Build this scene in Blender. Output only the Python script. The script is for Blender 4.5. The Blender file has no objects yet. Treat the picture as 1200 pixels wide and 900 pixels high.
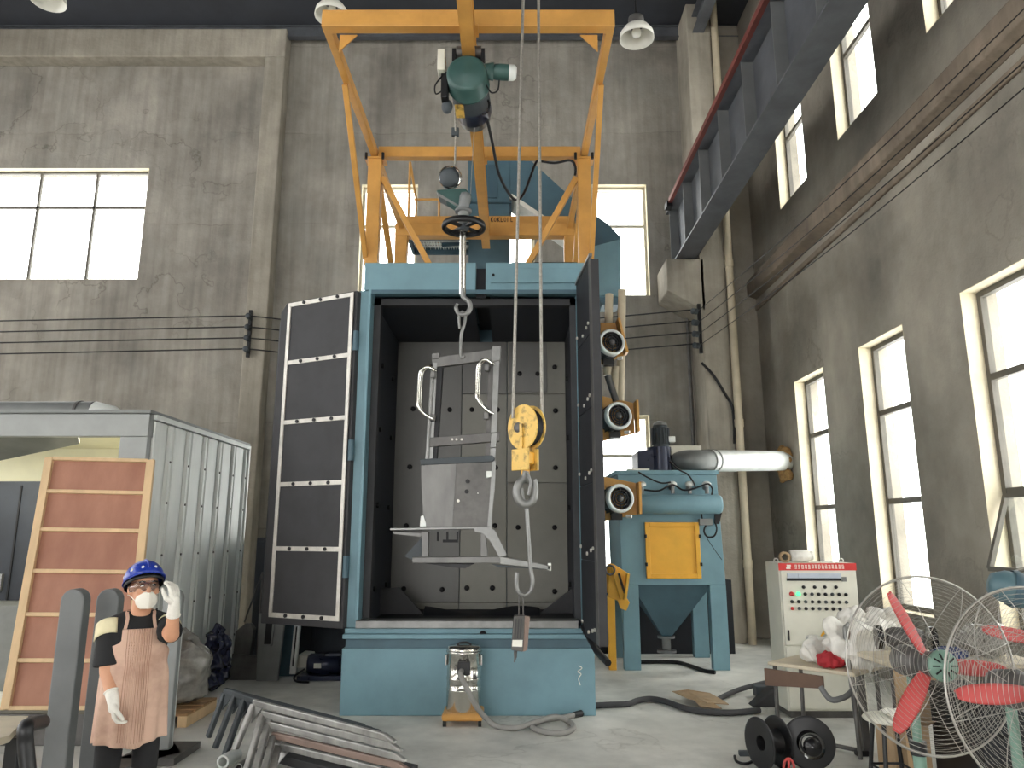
import bpy, math, random
from mathutils import Vector, Matrix
random.seed(7)
SC = bpy.context.scene
COL = SC.collection
V = Vector
PI = math.pi

# ------------------------------------------------------------------ camera
EYE = 1.6
PITCH = math.radians(11.57)
FPX = 860.0
cam = bpy.data.objects.new('camera', bpy.data.cameras.new('camera'))
COL.objects.link(cam)
cam.location = (0, 0, EYE)
cam.rotation_euler = (PI / 2 + PITCH, 0, 0)
cam.data.sensor_width = 36
cam.data.lens = 36 * FPX / 1200
cam.data.clip_end = 300
SC.camera = cam

# ------------------------------------------------------------------ sky (overcast) and exposure
world = bpy.data.worlds.new('sky')
SC.world = world
world.use_nodes = True
_bg = world.node_tree.nodes['Background']
_bg.inputs[0].default_value = (1.0, 1.0, 0.99, 1)
_bg.inputs[1].default_value = 6.0
SC.view_settings.view_transform = 'Standard'
SC.view_settings.look = 'None'
SC.view_settings.gamma = 1
SC.view_settings.use_curve_mapping = False
SC.view_settings.exposure = 0.42
SC.cycles.max_bounces = 8
SC.cycles.diffuse_bounces = 5

# ------------------------------------------------------------------ pixel -> place helpers (1200x900 frame)
def _ray(px, py):
    u = (px - 600) / FPX; v = (450 - py) / FPX
    return V((u, math.cos(PITCH) - v * math.sin(PITCH), math.sin(PITCH) + v * math.cos(PITCH)))
def at(px, py, Y):
    r = _ray(px, py); return r * (Y / r.y) + V((0, 0, EYE))
def atx(px, py, X):
    r = _ray(px, py); return r * (X / r.x) + V((0, 0, EYE))
def atz(px, py, Z=0.0):
    r = _ray(px, py); return r * ((Z - EYE) / r.z) + V((0, 0, EYE))

# ------------------------------------------------------------------ materials
def lin(c):
    return tuple(((x / 255) / 12.92 if x / 255 <= 0.04045 else ((x / 255 + 0.055) / 1.055) ** 2.4) for x in c)
MATS = {}
def mat(name, rgb, rough=0.5, metal=0.0, var=0.12, scale=6.0, bump=0.0, bscale=60.0, stretch=(1, 1, 1), rgb2=None, rvar=0.1, spec=0.5, contrast=(0.35, 0.65), detail=5):
    m = bpy.data.materials.new(name); m.use_nodes = True
    nt = m.node_tree; N = nt.nodes; L = nt.links
    b = N['Principled BSDF']
    b.inputs['Metallic'].default_value = metal
    b.inputs['Specular IOR Level'].default_value = spec
    c = lin(rgb)
    if rgb2 is None:
        c1 = tuple(x * (1 - var) for x in c); c2 = tuple(min(1, x * (1 + var)) for x in c)
    else:
        c1 = lin(rgb2); c2 = c
    tc = N.new('ShaderNodeTexCoord'); mp = N.new('ShaderNodeMapping')
    mp.inputs['Scale'].default_value = stretch
    L.new(tc.outputs['Object'], mp.inputs[0])
    no = N.new('ShaderNodeTexNoise'); no.inputs['Scale'].default_value = scale; no.inputs['Detail'].default_value = detail
    no.inputs['Roughness'].default_value = 0.6
    L.new(mp.outputs[0], no.inputs['Vector'])
    rp = N.new('ShaderNodeValToRGB')
    rp.color_ramp.elements[0].position = contrast[0]; rp.color_ramp.elements[1].position = contrast[1]
    rp.color_ramp.elements[0].color = (*c1, 1); rp.color_ramp.elements[1].color = (*c2, 1)
    L.new(no.outputs['Fac'], rp.inputs[0]); L.new(rp.outputs[0], b.inputs['Base Color'])
    mr = N.new('ShaderNodeMapRange')
    mr.inputs['To Min'].default_value = max(0.02, rough - rvar); mr.inputs['To Max'].default_value = min(1, rough + rvar)
    L.new(no.outputs['Fac'], mr.inputs['Value']); L.new(mr.outputs[0], b.inputs['Roughness'])
    if bump:
        n2 = N.new('ShaderNodeTexNoise'); n2.inputs['Scale'].default_value = bscale; n2.inputs['Detail'].default_value = 3
        L.new(mp.outputs[0], n2.inputs['Vector'])
        bp = N.new('ShaderNodeBump'); bp.inputs['Strength'].default_value = bump; bp.inputs['Distance'].default_value = 0.02
        L.new(n2.outputs['Fac'], bp.inputs['Height']); L.new(bp.outputs[0], b.inputs['Normal'])
    MATS[name] = m
    return m

def concrete(name, light, dark, tint, k=1.0, streak=0.35, crack=0.4, big=0.45, mid=2.2, ramp=(0.34, 0.66), rough=0.9, bump=0.35, lines=0.0):
    """weathered cement render: big stains, medium mottling, vertical run marks, a few hairline cracks"""
    m = bpy.data.materials.new(name); m.use_nodes = True
    nt = m.node_tree; N = nt.nodes; L = nt.links; b = N['Principled BSDF']
    b.inputs['Specular IOR Level'].default_value = 0.2
    tc = N.new('ShaderNodeTexCoord')
    def noise(scale, detail=5, st=(1, 1, 1), rough=0.6, off=(0, 0, 0)):
        mp = N.new('ShaderNodeMapping'); mp.inputs['Scale'].default_value = st; mp.inputs['Location'].default_value = off
        L.new(tc.outputs['Object'], mp.inputs[0])
        n = N.new('ShaderNodeTexNoise'); n.inputs['Scale'].default_value = scale; n.inputs['Detail'].default_value = detail; n.inputs['Roughness'].default_value = rough
        L.new(mp.outputs[0], n.inputs['Vector']); return n.outputs['Fac']
    def ramp_(fac, p0, p1, c0, c1):
        r = N.new('ShaderNodeValToRGB'); r.color_ramp.elements[0].position = p0; r.color_ramp.elements[1].position = p1
        r.color_ramp.elements[0].color = (*c0, 1); r.color_ramp.elements[1].color = (*c1, 1); L.new(fac, r.inputs[0]); return r.outputs[0]
    def mix(kind, fac, a, c):
        x = N.new('ShaderNodeMix'); x.data_type = 'RGBA'; x.blend_type = kind
        if isinstance(fac, float): x.inputs[0].default_value = fac
        else: L.new(fac, x.inputs[0])
        L.new(a, x.inputs[6])
        if isinstance(c, tuple): x.inputs[7].default_value = (*c, 1)
        else: L.new(c, x.inputs[7])
        return x.outputs[2]
    base = ramp_(noise(big, 7), ramp[0], ramp[1], lin(dark), lin(light))
    base = mix('MULTIPLY', 0.5, base, ramp_(noise(mid, 6, off=(3, 1, 7)), 0.3, 0.62, (0.66, 0.66, 0.66), (1.12, 1.12, 1.12)))
    base = mix('MIX', ramp_(noise(0.8, 4, off=(9, 4, 2)), 0.52, 0.72, (0, 0, 0), (0.5, 0.5, 0.5)), base, lin(tint))
    if streak:
        base = mix('MULTIPLY', streak, base, ramp_(noise(2.0, 5, st=(3.2, 3.2, 0.22), off=(1, 5, 0)), 0.36, 0.6, (0.5, 0.5, 0.5), (1.1, 1.1, 1.1)))
    if crack:
        vo = N.new('ShaderNodeTexNoise'); vo.inputs['Scale'].default_value = 0.9; vo.inputs['Detail'].default_value = 6
        L.new(tc.outputs['Object'], vo.inputs['Vector'])
        r = N.new('ShaderNodeValToRGB'); e = r.color_ramp.elements
        e[0].position = 0.492; e[0].color = (1, 1, 1, 1); e[1].position = 0.508; e[1].color = (1, 1, 1, 1)
        mm = e.new(0.5); mm.color = (0.25, 0.23, 0.2, 1)
        L.new(vo.outputs['Fac'], r.inputs[0])
        gate = ramp_(noise(0.35, 3, off=(5, 5, 5)), 0.5, 0.6, (0, 0, 0), (crack, crack, crack))
        base = mix('MULTIPLY', gate, base, r.outputs[0])
    if lines:
        sp = N.new('ShaderNodeSeparateXYZ'); L.new(tc.outputs['Object'], sp.inputs[0])
        def math_(op, a, b_=None):
            q = N.new('ShaderNodeMath'); q.operation = op; L.new(a, q.inputs[0])
            if b_ is not None:
                if isinstance(b_, float): q.inputs[1].default_value = b_
                else: L.new(b_, q.inputs[1])
            return q.outputs[0]
        wob = math_('MULTIPLY', noise(1.6, 6, st=(1, 1, 0.6)), 0.22)
        fr = math_('FRACT', math_('MULTIPLY', math_('ADD', sp.outputs['Z'], wob), 0.56))
        r = N.new('ShaderNodeValToRGB'); e = r.color_ramp.elements
        e[0].position = 0.0; e[0].color = (0.5, 0.48, 0.46, 1); e[1].position = 0.016; e[1].color = (1, 1, 1, 1); x_ = e.new(0.985); x_.color = (0.85, 0.85, 0.85, 1)
        L.new(fr, r.inputs[0])
        base = mix('MULTIPLY', ramp_(noise(0.9, 4, off=(2, 8, 1)), 0.42, 0.6, (0, 0, 0), (lines, lines, lines)), base, r.outputs[0])
    L.new(base, b.inputs['Base Color'])
    b.inputs['Roughness'].default_value = rough
    bp = N.new('ShaderNodeBump'); bp.inputs['Strength'].default_value = bump; bp.inputs['Distance'].default_value = 0.03
    L.new(noise(14, 6), bp.inputs['Height']); L.new(bp.outputs[0], b.inputs['Normal'])
    MATS[name] = m
    return m

concrete('concrete_back', (172, 166, 156), (130, 125, 117), (142, 141, 135), lines=0.6)
concrete('concrete_side', (172, 165, 152), (122, 117, 108), (142, 134, 123), mid=1.4, streak=0.08, crack=0.3)
concrete('concrete_beam', (178, 171, 157), (138, 131, 120), (146, 141, 131), crack=0.2)
concrete('concrete_ledge', (150, 136, 120), (108, 98, 87), (126, 110, 96), crack=0.2)
concrete('concrete_floor', (232, 230, 222), (172, 172, 167), (208, 207, 199), streak=0.0, crack=0.25, big=0.55, mid=3.0, rough=0.55, bump=0.12)
mat('plaster_reveal', (214, 204, 178), 0.9, var=0.1, scale=4)
mat('roof_sheet', (52, 55, 62), 0.8, var=0.15, scale=2)
mat('dark_steel', (92, 95, 100), 0.55, 0.3, var=0.2, scale=3)
mat('rail_red', (112, 52, 44), 0.6, 0.1, var=0.2)
mat('window_frame', (92, 88, 80), 0.6, 0.1, var=0.15)
mat('window_frame_pale', (190, 184, 166), 0.6, 0.0, var=0.1)
mat('blue_paint', (112, 147, 158), 0.5, 0.0, var=0.09, scale=2.5, bump=0.03, bscale=30)
mat('blue_paint_dark', (70, 98, 110), 0.5, 0.0, var=0.12, scale=2.5)
mat('blue_paint_deep', (58, 84, 96), 0.55, 0.0, var=0.15, scale=2.5)
mat('orange_paint', (200, 148, 76), 0.45, 0.0, var=0.1, scale=4)
mat('yellow_paint', (230, 172, 56), 0.45, 0.0, var=0.06, scale=4)
mat('yellow_worn', (222, 182, 92), 0.5, 0.0, scale=16, rgb2=(120, 96, 48), contrast=(0.33, 0.5))
mat('rubber_black', (58, 58, 60), 0.75, 0.0, var=0.18, scale=3)
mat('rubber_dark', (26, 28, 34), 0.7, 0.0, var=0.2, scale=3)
mat('strip_steel', (206, 202, 194), 0.45, 0.25, var=0.12, scale=9)
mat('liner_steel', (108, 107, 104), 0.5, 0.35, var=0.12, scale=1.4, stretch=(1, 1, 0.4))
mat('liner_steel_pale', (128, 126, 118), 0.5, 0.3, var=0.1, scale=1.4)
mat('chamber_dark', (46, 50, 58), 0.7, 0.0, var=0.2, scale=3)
mat('bolt_black', (22, 22, 24), 0.5, 0.3, var=0.1)
mat('bare_steel', (132, 132, 130), 0.42, 0.6, var=0.2, scale=5)
mat('stack_steel', (162, 161, 157), 0.42, 0.5, var=0.25, scale=7, stretch=(1, 1, 0.4))
mat('raw_steel', (106, 105, 103), 0.45, 0.6, var=0.25, scale=5, stretch=(1, 1, 0.4))
mat('mill_steel', (96, 94, 92), 0.5, 0.5, var=0.25, scale=6)
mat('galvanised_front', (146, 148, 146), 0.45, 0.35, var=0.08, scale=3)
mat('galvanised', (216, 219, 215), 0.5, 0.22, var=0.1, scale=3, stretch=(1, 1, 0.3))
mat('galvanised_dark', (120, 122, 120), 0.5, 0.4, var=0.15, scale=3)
mat('stainless', (214, 212, 204), 0.16, 0.95, var=0.06, scale=4, stretch=(1, 1, 0.15))
mat('chrome', (222, 222, 220), 0.15, 1.0, var=0.05)
mat('motor_green', (52, 82, 78), 0.4, 0.1, var=0.12)
mat('motor_navy', (34, 40, 62), 0.3, 0.2, var=0.15)
mat('black_plastic', (20, 20, 22), 0.45, 0.0, var=0.2)
mat('black_gloss', (20, 20, 22), 0.25, 0.0, var=0.2)
mat('white_paint', (222, 220, 210), 0.45, 0.0, var=0.05)
mat('cream_pipe', (186, 174, 150), 0.55, 0.0, var=0.12, scale=3)
mat('cabinet_grey', (212, 210, 196), 0.45, 0.0, var=0.04)
mat('sign_red', (196, 48, 46), 0.45, 0.0, var=0.06)
mat('plywood', (172, 124, 102), 0.7, 0.0, scale=3.0, rgb2=(150, 102, 82), stretch=(1, 1, 0.35), bump=0.05)
mat('pine', (208, 178, 138), 0.7, 0.0, var=0.1, scale=8, stretch=(1, 1, 0.2))
mat('pine_dark', (156, 122, 84), 0.75, 0.0, var=0.15, scale=8)
mat('cardboard', (166, 141, 110), 0.85, 0.0, var=0.12, scale=6)
mat('grey_paint', (112, 114, 114), 0.5, 0.2, var=0.1, scale=3)
mat('hose_grey', (140, 138, 134), 0.55, 0.0, var=0.08)
mat('fan_red', (190, 74, 72), 0.4, 0.0, var=0.06)
mat('fan_green', (112, 142, 128), 0.45, 0.1, var=0.08)
mat('fan_teal', (84, 112, 120), 0.45, 0.1, var=0.1)
mat('wire_steel', (168, 165, 158), 0.35, 0.7, var=0.1)
mat('rope_steel', (150, 146, 138), 0.45, 0.5, var=0.2, scale=60)
mat('bag_white', (222, 219, 211), 0.4, 0.0, var=0.1, bump=0.9, bscale=14)
mat('cloth_crimson', (172, 44, 52), 0.8, 0.0, var=0.2, bump=0.4, bscale=20)
mat('meter_face', (176, 184, 196), 0.4, 0.0, var=0.05)
mat('bag_grey', (132, 130, 124), 0.22, 0.0, var=0.3, scale=7, bump=1.0, bscale=9)
mat('bag_navy', (30, 34, 58), 0.2, 0.0, var=0.3, scale=7, bump=1.0, bscale=10)
mat('helmet_blue', (32, 58, 158), 0.28, 0.0, var=0.04)
mat('skin', (206, 152, 120), 0.55, 0.0, var=0.06, scale=12)
mat('shirt_black', (34, 34, 36), 0.9, 0.0, var=0.15, scale=12)
mat('shirt_cream', (216, 206, 170), 0.85, 0.0, var=0.1, scale=9)
mat('apron_cloth', (208, 174, 154), 0.9, 0.0, scale=5, rgb2=(176, 142, 124), contrast=(0.3, 0.55))
mat('apron_pleat', (150, 108, 88), 0.9, 0.0, var=0.12, scale=9)
mat('glove_white', (232, 228, 218), 0.9, 0.0, var=0.06, scale=20, bump=0.3, bscale=180)
mat('mask_white', (238, 234, 222), 0.9, 0.0, var=0.03)
mat('hair_black', (28, 24, 22), 0.6, 0.0, var=0.2, scale=30)
mat('paper_white', (232, 230, 220), 0.8, 0.0, var=0.04)
mat('desk_wood', (196, 184, 160), 0.6, 0.0, var=0.12, scale=5)
mat('desk_edge', (98, 76, 62), 0.7, 0.0, var=0.12, scale=5)
mat('navy_cloth', (40, 52, 92), 0.9, 0.0, var=0.2)
mat('cream_wall', (226, 222, 196), 0.8, 0.0, var=0.03)
mat('foam_tan', (158, 124, 78), 0.95, 0.0, var=0.35, scale=22, bump=0.6, bscale=40)
mat('slate_grey', (64, 70, 74), 0.6, 0.1, var=0.2, scale=3)  # plain dark grey for motors, housings and small steel parts
mat('primer_brown', (138, 118, 108), 0.55, 0.2, var=0.15, scale=6)

def glass_mat(name, tint, gloss=0.06, rough=0.03):
    m = bpy.data.materials.new(name); m.use_nodes = True; nt = m.node_tree; N = nt.nodes
    out = N['Material Output']; N.remove(N['Principled BSDF'])
    t = N.new('ShaderNodeBsdfTransparent'); t.inputs[0].default_value = (*tint, 1)
    g = N.new('ShaderNodeBsdfGlossy'); g.inputs['Roughness'].default_value = rough
    x = N.new('ShaderNodeMixShader'); x.inputs[0].default_value = gloss
    nt.links.new(t.outputs[0], x.inputs[1]); nt.links.new(g.outputs[0], x.inputs[2]); nt.links.new(x.outputs[0], out.inputs[0])
    MATS[name] = m
glass_mat('glass', (0.97, 0.98, 0.97))
glass_mat('goggle_lens', (0.80, 0.77, 0.76), 0.12)
glass_mat('clear_plastic', (0.86, 0.87, 0.85), 0.12, 0.25)
def emit_mat(name, rgb, s):
    m = bpy.data.materials.new(name); m.use_nodes = True; b = m.node_tree.nodes['Principled BSDF']
    b.inputs['Base Color'].default_value = (*lin(rgb), 1); b.inputs['Emission Color'].default_value = (*lin(rgb), 1); b.inputs['Emission Strength'].default_value = s
    MATS[name] = m
emit_mat('lamp_lit', (255, 246, 220), 9.0)
emit_mat('led_green', (90, 235, 150), 1.2)

# ------------------------------------------------------------------ mesh builder
class MB:
    def __init__(s): s.v = []; s.f = []; s.s = []
    def add(s, vs, fs, smooth=False):
        o = len(s.v); s.v += [V(p) for p in vs]
        for f in fs: s.f.append(tuple(i + o for i in f)); s.s.append(smooth)
        return s
    def box(s, x0, x1, y0, y1, z0, z1):
        vs = [(x0, y0, z0), (x1, y0, z0), (x1, y1, z0), (x0, y1, z0), (x0, y0, z1), (x1, y0, z1), (x1, y1, z1), (x0, y1, z1)]
        return s.add(vs, [(0, 3, 2, 1), (4, 5, 6, 7), (0, 1, 5, 4), (1, 2, 6, 5), (2, 3, 7, 6), (3, 0, 4, 7)])
    def obox(s, c, ax, ay, az):
        c = V(c); ax = V(ax); ay = V(ay); az = V(az)
        vs = [c + ax * i + ay * j + az * k for k in (-1, 1) for (i, j) in ((-1, -1), (1, -1), (1, 1), (-1, 1))]
        return s.add(vs, [(0, 3, 2, 1), (4, 5, 6, 7), (0, 1, 5, 4), (1, 2, 6, 5), (2, 3, 7, 6), (3, 0, 4, 7)])
    def bar(s, p0, p1, w, h, up=(0, 0, 1)):
        p0 = V(p0); p1 = V(p1); d = (p1 - p0); l = d.length; d.normalize(); up = V(up)
        x = d.cross(up)
        if x.length < 1e-4: x = d.cross(V((1, 0, 0)))
        x.normalize(); u = x.cross(d).normalized()
        return s.obox((p0 + p1) / 2, x * w / 2, d * l / 2, u * h / 2)
    def angle(s, p0, p1, w, t, a=(1, 0, 0), b=(0, 0, 1)):
        """L-section between two points, legs along a and b"""
        p0 = V(p0); p1 = V(p1); a = V(a); b = V(b)
        prof = [V((0, 0, 0)), a * w, a * w + b * t, a * t + b * t, a * t + b * w, b * w]
        return s.prism([p0 + q for q in prof], p1 - p0)
    def ibeam(s, p0, p1, w, h, tf=0.02, tw=0.015):
        p0 = V(p0); p1 = V(p1); u = V((0, 0, 1))
        s.bar(p0 + u * (h / 2 - tf / 2), p1 + u * (h / 2 - tf / 2), w, tf)
        s.bar(p0 - u * (h / 2 - tf / 2), p1 - u * (h / 2 - tf / 2), w, tf)
        return s.bar(p0, p1, tw, h - 2 * tf)
    def cyl(s, p0, p1, r0, r1=None, n=16, cap=True, smooth=True):
        p0 = V(p0); p1 = V(p1); r1 = r0 if r1 is None else r1
        d = (p1 - p0).normalized(); x = d.orthogonal().normalized(); y = d.cross(x)
        ring = [x * math.cos(2 * PI * i / n) + y * math.sin(2 * PI * i / n) for i in range(n)]
        s.add([p0 + q * r0 for q in ring] + [p1 + q * r1 for q in ring], [(i, (i + 1) % n, n + (i + 1) % n, n + i) for i in range(n)], smooth)
        if cap:
            s.add([p0 + q * r0 for q in ring], [tuple(range(n - 1, -1, -1))]); s.add([p1 + q * r1 for q in ring], [tuple(range(n))])
        return s
    def pipe(s, p0, p1, r, ri, n=20):
        s.cyl(p0, p1, r, n=n, cap=False); s.cyl(p1, p0, ri, n=n, cap=False)
        p0 = V(p0); p1 = V(p1); d = (p1 - p0).normalized(); x = d.orthogonal().normalized(); y = d.cross(x)
        ring = [x * math.cos(2 * PI * i / n) + y * math.sin(2 * PI * i / n) for i in range(n)]
        for p in (p0, p1):
            s.add([p + q * r for q in ring] + [p + q * ri for q in ring], [(i, (i + 1) % n, n + (i + 1) % n, n + i) for i in range(n)])
        return s
    def tube(s, pts, r, n=8, closed=False, cap=True):
        pts = [V(p) for p in pts]; m = len(pts)
        rs = r if isinstance(r, (list, tuple)) else [r] * m
        tan = []
        for i in range(m):
            if closed: t = pts[(i + 1) % m] - pts[i - 1]
            else: t = pts[min(i + 1, m - 1)] - pts[max(i - 1, 0)]
            tan.append(t.normalized() if t.length > 1e-9 else V((0, 0, 1)))
        x = tan[0].orthogonal().normalized(); vs = []
        for i in range(m):
            x = (x - tan[i] * x.dot(tan[i]))
            x = x.normalized() if x.length > 1e-6 else tan[i].orthogonal().normalized()
            y = tan[i].cross(x)
            vs += [pts[i] + (x * math.cos(2 * PI * k / n) + y * math.sin(2 * PI * k / n)) * rs[i] for k in range(n)]
        fs = []
        for i in range(m if closed else m - 1):
            j = (i + 1) % m
            fs += [(i * n + k, i * n + (k + 1) % n, j * n + (k + 1) % n, j * n + k) for k in range(n)]
        s.add(vs, fs, True)
        if cap and not closed:
            s.add(vs[:n], [tuple(range(n - 1, -1, -1))]); s.add(vs[-n:], [tuple(range(n))])
        return s
    def lathe(s, prof, o=(0, 0, 0), axis=(0, 0, 1), n=24, smooth=True, x=None):
        o = V(o); d = V(axis).normalized(); x = V(x).normalized() if x else d.orthogonal().normalized(); y = d.cross(x)
        vs = []
        for (r, z) in prof:
            vs += [o + d * z + (x * math.cos(2 * PI * k / n) + y * math.sin(2 * PI * k / n)) * r for k in range(n)]
        fs = []
        for i in range(len(prof) - 1):
            fs += [(i * n + k, i * n + (k + 1) % n, (i + 1) * n + (k + 1) % n, (i + 1) * n + k) for k in range(n)]
        return s.add(vs, fs, smooth)
    def prism(s, poly, vec):
        poly = [V(p) for p in poly]; vec = V(vec); n = len(poly)
        nrm = V((0, 0, 0))
        for i in range(n): nrm += poly[i].cross(poly[(i + 1) % n])
        if nrm.dot(vec) > 0: poly = poly[::-1]
        return s.add(poly + [p + vec for p in poly], [tuple(range(n)), tuple(range(2 * n - 1, n - 1, -1))] + [((i + 1) % n, i, n + i, n + (i + 1) % n) for i in range(n)])
    def ball(s, c, r, n=16, m=10, frame=None):
        c = V(c); r = (r, r, r) if isinstance(r, (int, float)) else r
        fr = frame or (V((1, 0, 0)), V((0, 1, 0)), V((0, 0, 1)))
        vs = []
        for j in range(m + 1):
            t = PI * j / m
            for k in range(n):
                a = 2 * PI * k / n
                vs.append(c + fr[0] * (r[0] * math.sin(t) * math.cos(a)) + fr[1] * (r[1] * math.sin(t) * math.sin(a)) + fr[2] * (-r[2] * math.cos(t)))
        fs = [(j * n + k, j * n + (k + 1) % n, (j + 1) * n + (k + 1) % n, (j + 1) * n + k) for j in range(m) for k in range(n)]
        return s.add(vs, fs, True)
    def capsule(s, p0, p1, r0, r1, n=14):
        p0 = V(p0); p1 = V(p1)
        s.cyl(p0, p1, r0, r1, n=n); s.ball(p0, r0, n, 8); s.ball(p1, r1, n, 8); return s
    def grid(s, fn, nu, nv, smooth=True, closed_u=False):
        vs = [fn(i / nu, j / nv) for j in range(nv + 1) for i in range(nu + (0 if closed_u else 1))]
        w = nu if closed_u else nu + 1
        fs = [(j * w + i, j * w + (i + 1) % w, (j + 1) * w + (i + 1) % w, (j + 1) * w + i) for j in range(nv) for i in range(nu)]
        return s.add(vs, fs, smooth)
    def build(s, name, material, parent=None, bevel=0, solid=0, sub=0, label=None, remesh=0, smooth_it=0, wobble=0, weld=False):
        me = bpy.data.meshes.new(name)
        if parent is not None:
            o = V((0, 0, 0)); p = parent
            while p is not None: o += p.location; p = p.parent
        else:
            xs = [p.x for p in s.v]; ys = [p.y for p in s.v]; zs = [p.z for p in s.v]
            o = V(((min(xs) + max(xs)) / 2, (min(ys) + max(ys)) / 2, min(zs)))
        me.from_pydata([p - o for p in s.v], [], s.f)
        me.polygons.foreach_set('use_smooth', s.s)
        me.materials.append(MATS[material])
        ob = bpy.data.objects.new(name, me); COL.objects.link(ob)
        if parent is not None: ob.parent = parent
        else: ob.location = o
        if weld or sub or solid:
            md = ob.modifiers.new('weld', 'WELD'); md.merge_threshold = 0.0004
        if remesh:
            md = ob.modifiers.new('remesh', 'REMESH'); md.mode = 'VOXEL'; md.voxel_size = remesh; md.use_smooth_shade = True
        if smooth_it:
            md = ob.modifiers.new('smooth', 'SMOOTH'); md.iterations = smooth_it; md.factor = 0.5
        if solid:
            md = ob.modifiers.new('solid', 'SOLIDIFY'); md.thickness = solid; md.offset = 0
        if sub:
            md = ob.modifiers.new('sub', 'SUBSURF'); md.levels = sub; md.render_levels = sub
        if bevel:
            md = ob.modifiers.new('bevel', 'BEVEL'); md.width = bevel; md.segments = 2; md.limit_method = 'ANGLE'; md.angle_limit = math.radians(40)
        if label: ob['label'] = label
        return ob

def tag(o, label, cat, group=None):
    o['label'] = label; o['category'] = cat
    if group: o['group'] = group
    return o
def thing(name, label, cat, loc, group=None):
    o = bpy.data.objects.new(name, None); COL.objects.link(o); o.location = V(loc); o.empty_display_size = 0.1
    return tag(o, label, cat, group)
def struct(o): o['kind'] = 'structure'; return o
def dup(root, loc, label=None, group=None):
    r = root.copy(); COL.objects.link(r); r.location = V(loc)
    if label: r['label'] = label
    if group: r['group'] = group
    for ch in root.children:
        c = ch.copy(); COL.objects.link(c); c.parent = r
        for g in ch.children:
            d = g.copy(); COL.objects.link(d); d.parent = c
    return r
def arc(c, r, a0, a1, n, u=(1, 0, 0), w=(0, 0, 1)):
    c = V(c); u = V(u); w = V(w)
    return [c + u * (r * math.cos(a0 + (a1 - a0) * i / n)) + w * (r * math.sin(a0 + (a1 - a0) * i / n)) for i in range(n + 1)]
def smooth_path(pts, n=8):
    pts = [V(p) for p in pts]; out = []
    for i in range(len(pts) - 1):
        p0 = pts[max(i - 1, 0)]; p1 = pts[i]; p2 = pts[i + 1]; p3 = pts[min(i + 2, len(pts) - 1)]
        for k in range(n):
            t = k / n
            out.append(0.5 * ((2 * p1) + (p2 - p0) * t + (2 * p0 - 5 * p1 + 4 * p2 - p3) * t * t + (3 * p1 - p0 - 3 * p2 + p3) * t ** 3))
    out.append(pts[-1]); return out

# ================================================================== THE HALL
BACK = 12.3; SIDE = 4.2; TOP = 10.9

def wall(name, mapper, us, ws, holes, thick, material):
    """wall with real openings: mapper(u, w, depth) -> point"""
    U = sorted(set(us + [h[0] for h in holes] + [h[1] for h in holes])); W = sorted(set(ws + [h[2] for h in holes] + [h[3] for h in holes]))
    def openat(i, j):
        if i < 0 or j < 0 or i >= len(U) - 1 or j >= len(W) - 1: return True
        a = (U[i] + U[i + 1]) / 2; b = (W[j] + W[j + 1]) / 2
        return any(h[0] < a < h[1] and h[2] < b < h[3] for h in holes)
    mb = MB()
    for i in range(len(U) - 1):
        for j in range(len(W) - 1):
            if openat(i, j): continue
            c = [(U[i], W[j]), (U[i + 1], W[j]), (U[i + 1], W[j + 1]), (U[i], W[j + 1])]
            mb.add([mapper(a, b, 0) for a, b in c], [(0, 1, 2, 3)]); mb.add([mapper(a, b, thick) for a, b in c], [(3, 2, 1, 0)])
            for k, (di, dj) in enumerate(((0, -1), (1, 0), (0, 1), (-1, 0))):
                if openat(i + di, j + dj):
                    p, q = c[k], c[(k + 1) % 4]
                    mb.add([mapper(*p, 0), mapper(*q, 0), mapper(*q, thick), mapper(*p, thick)], [(3, 2, 1, 0)])
    return struct(mb.build(name, material))

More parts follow.
